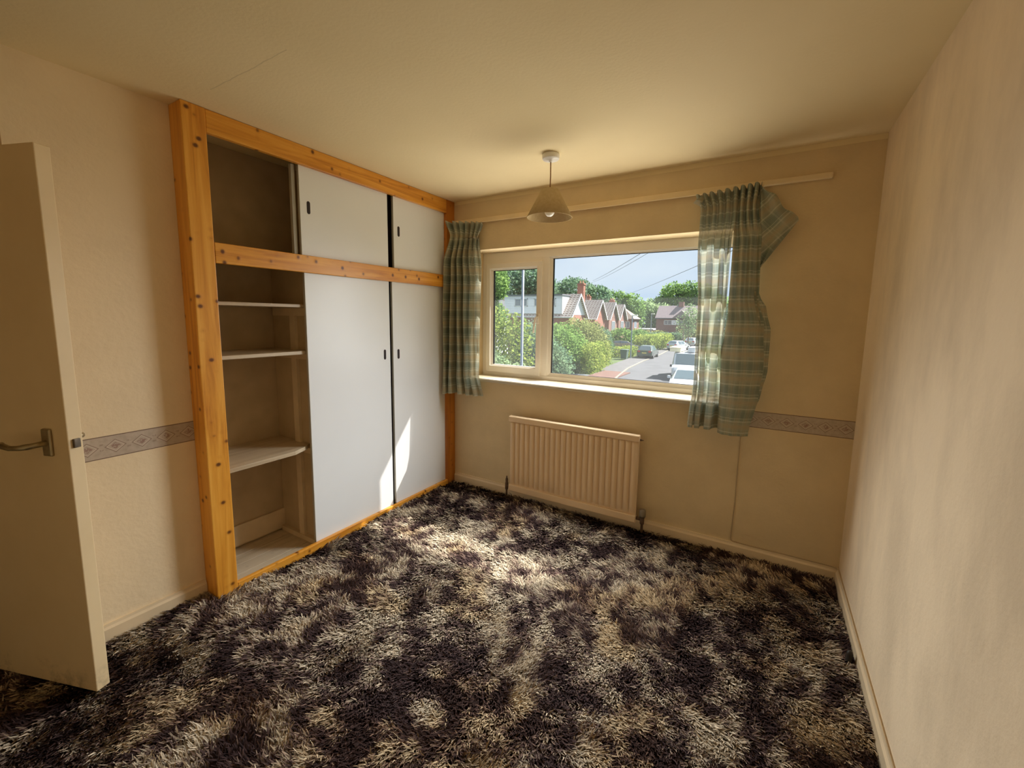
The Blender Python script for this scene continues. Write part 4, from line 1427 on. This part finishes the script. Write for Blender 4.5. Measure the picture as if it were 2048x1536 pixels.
h4 = gable_house('fourth tiled gable house along the street', -22.3, -32.0, 78.9, 2.2, 1.75, 4.35, 'brick_brown', 'brick_brown', 'roof_tile', (-24.6, 79.2, 5.2))
window_unit_x(h4, 78.0, 79.8, -.6, 1.1, -22.3, 2)
# hipped end house
h5 = thing('house', 'brick house with a tan hipped roof at the end of the row', 'house', (-25.4, 90, G - .03))
obj('walls', MB().box(-29, -22.6, 87.5, 92.5, G - .03, 1.6), 'brick_brown', h5)
obj('roof', MB().add([(-29.3, 87.1, 1.55), (-22.2, 87.1, 1.55), (-22.2, 92.9, 1.55), (-29.3, 92.9, 1.55), (-27.5, 90, 4.1), (-25.4, 90, 4.1)],
                     [(0, 1, 5, 4), (1, 2, 5), (2, 3, 4, 5), (3, 0, 4), (0, 3, 2, 1)]), 'roof_tile_tan', h5)
window_unit_x(h5, 88.6, 90.6, -.4, 1.0, -22.6, 1)
window_unit(h5, -24.6, -23.2, -.4, 1.0, 87.5, 2)
# far brick house facing us
hf = thing('house', 'far brown brick house facing up the street with white windows', 'house', (-13.5, 92, G - .03))
obj('walls', MB().box(-18.3, -8.6, 90, 96, G - .03, 1.9), 'brick_brown', hf)
obj('roof', MB().prism([(89.6, 1.85), (93, 4.5), (96.4, 1.85)], -18.5, -8.4, 0), 'roof_tile_pink', hf)
obj('front_wing', MB().prism([(-14.9, 1.9), (-11.3, 1.9), (-13.1, 3.4)], 89.0, 92.2, 1), 'roof_tile_pink', hf)
obj('chimney', MB().box(-14.4, -13.4, 92.6, 93.4, 3.9, 5.3), 'brick_brown', hf)
obj('fascia', MB().box(-18.5, -8.4, 89.52, 89.62, 1.70, 1.88), 'felt_grey', hf)
window_unit(hf, -16.7, -15.1, .45, 1.45, 89.98, 2)
obj('window_panel', MB().box(-15.1, -13.8, 89.90, 89.99, .45, 1.45), 'clad_white', hf)
window_unit(hf, -13.8, -11.6, .45, 1.45, 89.98, 3)
obj('front_door', MB().box(-17.2, -15.6, 89.88, 89.99, -2.9, -1.05), 'clad_white', hf)
window_unit(hf, -14.2, -11.8, -2.2, -.95, 89.98, 2)
window_unit(hf, -10.4, -8.9, -2.2, -1.05, 89.98, 2)
gar = thing('garage', 'flat roofed garage with two white doors behind the low hedge', 'garage', (-23.6, 101, G - .03))
obj('walls', MB().box(-26.3, -21.2, 99.5, 104, G - .03, -.95), 'brick_brown', gar)
obj('flat_roof', MB().box(-26.6, -20.9, 99.2, 104.2, -.95, -.65), 'white_paint', gar)
obj('garage_door', MB().box(-26.0, -24.0, 99.42, 99.52, -2.95, -1.05), 'white_paint', gar)
obj('garage_door', MB().box(-23.5, -21.5, 99.42, 99.52, -2.95, -1.05), 'white_paint', gar)
h6 = gable_house('brown brick house beyond the right curtain across the street', 10.0, -1.6, 66.0, 3.2, 1.9, 4.6, 'brick_brown', 'brick_brown', 'roof_tile_pink', (3.0, 66.0, 5.9))
window_unit(h6, .2, 2.2, .3, 1.4, 62.78, 2)
window_unit(h6, 4.4, 6.4, .3, 1.4, 62.78, 2)
window_unit(h6, .2, 2.6, -2.2, -.8, 62.78, 3)
# slate blue roof of a house glimpsed at far left
hl = thing('house', 'blue grey roofed house glimpsed at the far left of the small casement', 'house', (-24.6, 35.5, G - .03))
obj('walls', MB().box(-27, -23.4, 34.5, 38.5, G - .03, 1.6), 'clad_white', hl)
obj('roof', MB().prism([(34.2, 1.55), (36.5, 3.9), (38.8, 1.55)], -27.2, -23.2, 0), 'felt_grey', hl)

# ------------------------------------------------------------------ street furniture
lp = thing('street_lamp', 'tall grey lamp post close outside the small casement', 'street lamp', (-6.4, 12.25, G + .06))
obj('pole', MB().tube([(-6.4, 12.25, G + .0), (-6.4, 12.25, G + 1.4), (-6.4, 12.25, G + 1.45), (-6.4, 12.25, 4.8)], [.085, .085, .058, .05], 12), 'lamp_post_grey', lp, smooth=True)
obj('arm', MB().tube([(-6.4, 12.25, 4.75), (-6.3, 12.25, 4.95), (-5.8, 12.25, 5.05)], .035, 8), 'lamp_post_grey', lp)
obj('lantern', MB().bbox(-5.9, -5.3, 12.13, 12.37, 5.0, 5.12, .03), 'lamp_post_grey', lp)


def thin_lamp(label, x, y, top, r=.05, head=True, g=G):
    o = thing('street_lamp', label, 'street lamp', (x, y, g))
    obj('pole', MB().tube([(x, y, g), (x, y, lerp(g, top, .2)), (x, y, top)], [r * 1.5, r * 1.2, r], 8), 'lamp_post_grey', o)
    if head:
        obj('lantern', MB().bbox(x - .1, x + .6, y - .12, y + .12, top - .05, top + .08, .03), 'rose_white', o)


thin_lamp('thin street lamp beside the green bin', -11.0, 45.2, 1.9, .06)
thin_lamp('distant street lamp in front of the far trees', -17.9, 83.9, 2.6, .07)
up = thing('utility_pole', 'wooden utility pole near the far parked cars', 'utility pole', (-11.0, 79.5, G))
obj('pole', MB().tube([(-11.0, 79.5, G - .03), (-11.0, 79.5, 2.2)], [.15, .11], 10), 'pole_wood', up)
obj('cross_arm', MB().box(-11.5, -10.5, 79.45, 79.55, 1.9, 2.0), 'pole_wood', up)


def wire(label, a, b, sag, r=.012):
    pts = []
    for k in range(17):
        s = k / 16
        p = Vector(a).lerp(Vector(b), s)
        p.z -= sag * 4 * s * (1 - s)
        pts.append(tuple(p))
    o = obj('overhead_wire', MB().tube(pts, r, 5), 'wire_grey')
    tag(o, label, 'wire')


wire('upper overhead wire crossing the sky towards the dormer house', (1.6, 8.0, 4.35), (-21.5, 60.0, 7.3), .15, .016)
wire('paired overhead wire just below the upper one', (1.75, 8.0, 4.28), (-21.5, 60.0, 7.05), .2, .012)
wire('lower overhead wire ending near the trees', (2.6, 10.0, 3.86), (-21.0, 76.0, 6.0), .12, .014)
an = thing('aerial', 'television aerial above the second house roof', 'aerial', (-23.6, 63.0, 4.4))
obj('mast', MB().tube([(-23.6, 63.0, 4.2), (-23.6, 63.0, 7.2)], .03, 6), 'wire_grey', an)
obj('boom', MB().tube([(-24.3, 63.0, 6.9), (-23.2, 63.0, 6.9)], .03, 6), 'wire_grey', an)
m = MB()
for k in range(5):
    m.tube([(-24.2 + k * .22, 62.7, 6.9), (-24.2 + k * .22, 63.3, 6.9)], .02, 5)
obj('elements', m, 'wire_grey', an)
bn = thing('wheelie_bin', 'dark green wheelie bin standing by the pavement hedge', 'bin', (-11.4, 44.2, G))
obj('body', MB().add([(-11.72, 43.9, G + .05), (-11.12, 43.9, G + .05), (-11.12, 44.5, G + .05), (-11.72, 44.5, G + .05), (-11.80, 43.8, G + 1.0), (-11.04, 43.8, G + 1.0), (-11.04, 44.6, G + 1.0), (-11.80, 44.6, G + 1.0)],
                     [(0, 3, 2, 1), (4, 5, 6, 7), (0, 1, 5, 4), (1, 2, 6, 5), (2, 3, 7, 6), (3, 0, 4, 7)]), 'bin_green', bn)
obj('lid', MB().bbox(-11.84, -11.0, 43.74, 44.64, G + 1.0, G + 1.10, .03), 'bin_green', bn)
for s in (-11.76, -11.10):
    obj('wheel', MB().tube([(s - .03, 44.5, G + .1), (s + .03, 44.5, G + .1)], .1, 10), 'tyre', bn)
fe = thing('fence', 'brown panel fence beside the driveway behind the hedge', 'fence', (-13.0, 50.5, G - .03))
for k in range(9):
    obj('fence_board', MB().box(-14.3 + k * .22, -14.1 + k * .22, 49.4, 49.44, G - .03, G + 1.5), 'fence_wood', fe)
obj('fence_rail', MB().box(-14.3, -12.35, 49.44, 49.50, G + .3, G + .4).box(-14.3, -12.35, 49.44, 49.50, G + 1.1, G + 1.2), 'fence_wood', fe)


# ------------------------------------------------------------------ vehicles (local: +y is forwards)
def loft(stations):
    """stations: (y, z_low, z_belt, z_top, half_belt, half_top)"""
    m = MB()
    rings = []
    for (y, zl, zb, zt, wb, wt) in stations:
        zm = lerp(zl, zb, .35)
        half = [(wb * .90, zl), (wb * .985, lerp(zl, zm, .5)), (wb, zm), (wb * .985, zb), (wt, lerp(zb, zt, .93)), (wt * .90, zt), (wt * .45, zt + .012)]
        ring = [(x, y, z) for x, z in half] + [(-x, y, z) for x, z in half[::-1]]
        rings.append(ring)
    k = len(rings[0])
    for r_ in rings:
        m.v += r_
    for i in range(len(rings) - 1):
        for j in range(k):
            j2 = (j + 1) % k
            m.f.append((i * k + j, i * k + j2, (i + 1) * k + j2, (i + 1) * k + j))
    m.f.append(tuple(range(k))[::-1])
    m.f.append(tuple((len(rings) - 1) * k + j for j in range(k)))
    return m, rings


def patch(m, quad, inset, off):
    q = [Vector(p) for p in quad]
    c = sum(q, Vector()) / 4
    n = (q[1] - q[0]).cross(q[3] - q[0]).normalized()
    q2 = [p.lerp(c, inset) for p in q]
    o = len(m.v)
    m.v += [tuple(p + n * off) for p in q2] + [tuple(p - n * .015) for p in q2]
    m.f += [(o, o + 1, o + 2, o + 3), (o, o + 4, o + 5, o + 1), (o + 1, o + 5, o + 6, o + 2), (o + 2, o + 6, o + 7, o + 3), (o + 3, o + 7, o + 4, o)]


def vehicle(label, kind, paint, x, y, heading, group=None):
    root = thing('car' if kind != 'van' else 'van', label, 'car' if kind != 'van' else 'van', (x, y, G), heading, group)
    if kind == 'van':
        st = [(-2.4, .30, 1.15, 1.90, .95, .86), (-2.2, .28, 1.15, 1.98, .97, .88), (.75, .28, 1.15, 1.99, .97, .86), (1.25, .28, 1.12, 1.93, .97, .82),
              (1.95, .28, 1.08, 1.14, .96, .84), (2.45, .28, .92, .98, .93, .80), (2.62, .32, .72, .78, .84, .70)]
        wind, rear, sides, axles = (3, 4), (0, 1), [(2, 3)], (-1.45, 1.65)
    elif kind == 'estate':
        st = [(-2.30, .36, .90, .96, .84, .76), (-2.22, .30, .94, 1.00, .88, .78), (-1.80, .26, .94, 1.44, .89, .62), (-.9, .24, .93, 1.48, .90, .63), (.25, .24, .92, 1.44, .90, .62),
              (1.05, .24, .90, .95, .89, .76), (1.95, .26, .78, .83, .86, .70), (2.25, .32, .66, .70, .76, .62)]
        wind, rear, sides, axles = (4, 5), (1, 2), [(2, 3), (3, 4)], (-1.35, 1.40)
    else:
        st = [(-2.02, .36, .88, .94, .80, .72), (-1.95, .30, .95, 1.02, .85, .76), (-1.50, .26, .95, 1.40, .87, .60), (-.7, .24, .94, 1.46, .88, .62), (.25, .24, .93, 1.42, .88, .60),
              (1.05, .24, .90, .96, .87, .74), (1.80, .26, .76, .81, .84, .68), (2.05, .32, .62, .66, .74, .60)]
        wind, rear, sides, axles = (4, 5), (1, 2), [(2, 3), (3, 4)], (-1.25, 1.28)
    m, R = loft(st)
    obj('body', m, paint, root, local=True, smooth=False)
    g = MB()
    a, b = wind
    patch(g, [R[a][5], R[b][5], R[b][8], R[a][8]], .06, .03)
    obj('windscreen', g, 'car_glass', root, local=True)
    g = MB()
    a, b = rear
    patch(g, [R[a][5], R[b][5], R[b][8], R[a][8]], .10, .012) if kind != 'van' else patch(g, [R[0][4], R[0][3], R[0][10], R[0][9]], .15, .012)
    obj('rear_window', g, 'car_glass', root, local=True)
    for (a, b) in sides:
        for sgn in (0, 1):
            g = MB()
            i, j = (3, 4) if sgn == 0 else (10, 9)
            q = [R[a][i], R[b][i], R[b][j], R[a][j]]
            if sgn:
                q = q[::-1]
            patch(g, q, .10, .012)
            obj('side_window', g, 'car_glass', root, local=True)
    wb = .86 if kind != 'van' else .92
    rr = .31 if kind != 'van' else .33
    for ay in axles:
        for s in (-1, 1):
            w = obj('wheel', MB().tube([(s * (wb - .14), ay, rr), (s * (wb + .035), ay, rr)], rr, 18), 'tyre', root, local=True)
            obj('hub_cap', MB().tube([(s * (wb + .03), ay, rr), (s * (wb + .05), ay, rr)], rr * .62, 14), 'wheel_alloy', w, local=True)
    yf, yr = st[-1][0], st[0][0]
    for s in (-1, 1):
        hl_ = MB().add([(s * .48, yf - .10, .62), (s * .80, yf - .38, .66), (s * .78, yf - .36, .78), (s * .46, yf - .13, .74), (s * .48, yf - .3, .62), (s * .70, yf - .5, .66), (s * .70, yf - .5, .78), (s * .46, yf - .3, .74)],
                       [(0, 1, 2, 3), (4, 7, 6, 5), (0, 4, 5, 1), (1, 5, 6, 2), (2, 6, 7, 3), (3, 7, 4, 0)])
        obj('headlight', hl_, 'lens_clear', root, local=True)
        obj('tail_light', MB().bbox(s * .60 - .14, s * .60 + .14, yr - .03, yr + .25, .74, .94, .02), 'lens_red', root, local=True)
        obj('wing_mirror', MB().bbox(s * (wb + .10) - .09, s * (wb + .10) + .09, st[wind[1]][0] - .42, st[wind[1]][0] - .28, .93, 1.10, .03), paint if kind != 'van' else 'car_black', root, local=True)
    obj('rear_plate', MB().box(-.26, .26, yr - .035, yr + .05, .62, .73), 'plate_yellow', root, local=True)
    obj('front_plate', MB().box(-.26, .26, yf - .05, yf + .02, .42, .53), 'plate_white', root, local=True)
    obj('grille', MB().box(-.40, .40, yf - .08, yf + .012, .56, .63), 'car_black', root, local=True)
    return root


vehicle('small white car nearest the window, facing the house', 'hatch', 'car_white', -1.82, 24.7, PI + .10)
vn = vehicle('white van with a roof load parked behind the small white car', 'van', 'car_white', -3.05, 32.4, PI + .13)
b1 = thing('roof_box', 'cream box strapped on the van roof', 'box', (-3.75, 32.6, G + 2.0))
obj('box_body', MB().bbox(-4.15, -3.35, 31.4, 33.8, G + 2.03, G + 2.32, .02), 'box_cream', b1)
obj('box_lid', MB().bbox(-4.18, -3.32, 31.36, 33.84, G + 2.32, G + 2.37, .015), 'box_cream', b1)
b2 = thing('roof_box', 'grey box on the van roof, beside the cream one', 'box', (-2.6, 32.6, G + 2.0))
obj('box_body', MB().bbox(-2.85, -2.35, 31.6, 33.4, G + 2.03, G + 2.36, .02), 'box_grey', b2)
obj('box_lid', MB().bbox(-2.87, -2.33, 31.56, 33.44, G + 2.36, G + 2.40, .015), 'box_grey', b2)
obj('roof_rack', MB().box(-.8, .8, -1.0, -.94, 1.99, 2.03).box(-.8, .8, .5, .56, 1.99, 2.03), 'car_black', vn, local=True)
vehicle('dark green estate car parked half on the pavement', 'estate', 'car_dark', -9.75, 48.2, .04)
vehicle('white hatchback parked beyond the van', 'hatch', 'car_white', -9.0, 63.6, -.32)
vehicle('silver car farthest along the street', 'hatch', 'car_silver', -9.0, 77.0, -.10)
vehicle('blue grey car on the drive before the garage', 'hatch', 'car_blue', -19.8, 82.0, -1.9)
vehicle('black car on the drive behind the fence', 'hatch', 'car_black', -14.9, 56.2, -1.2)
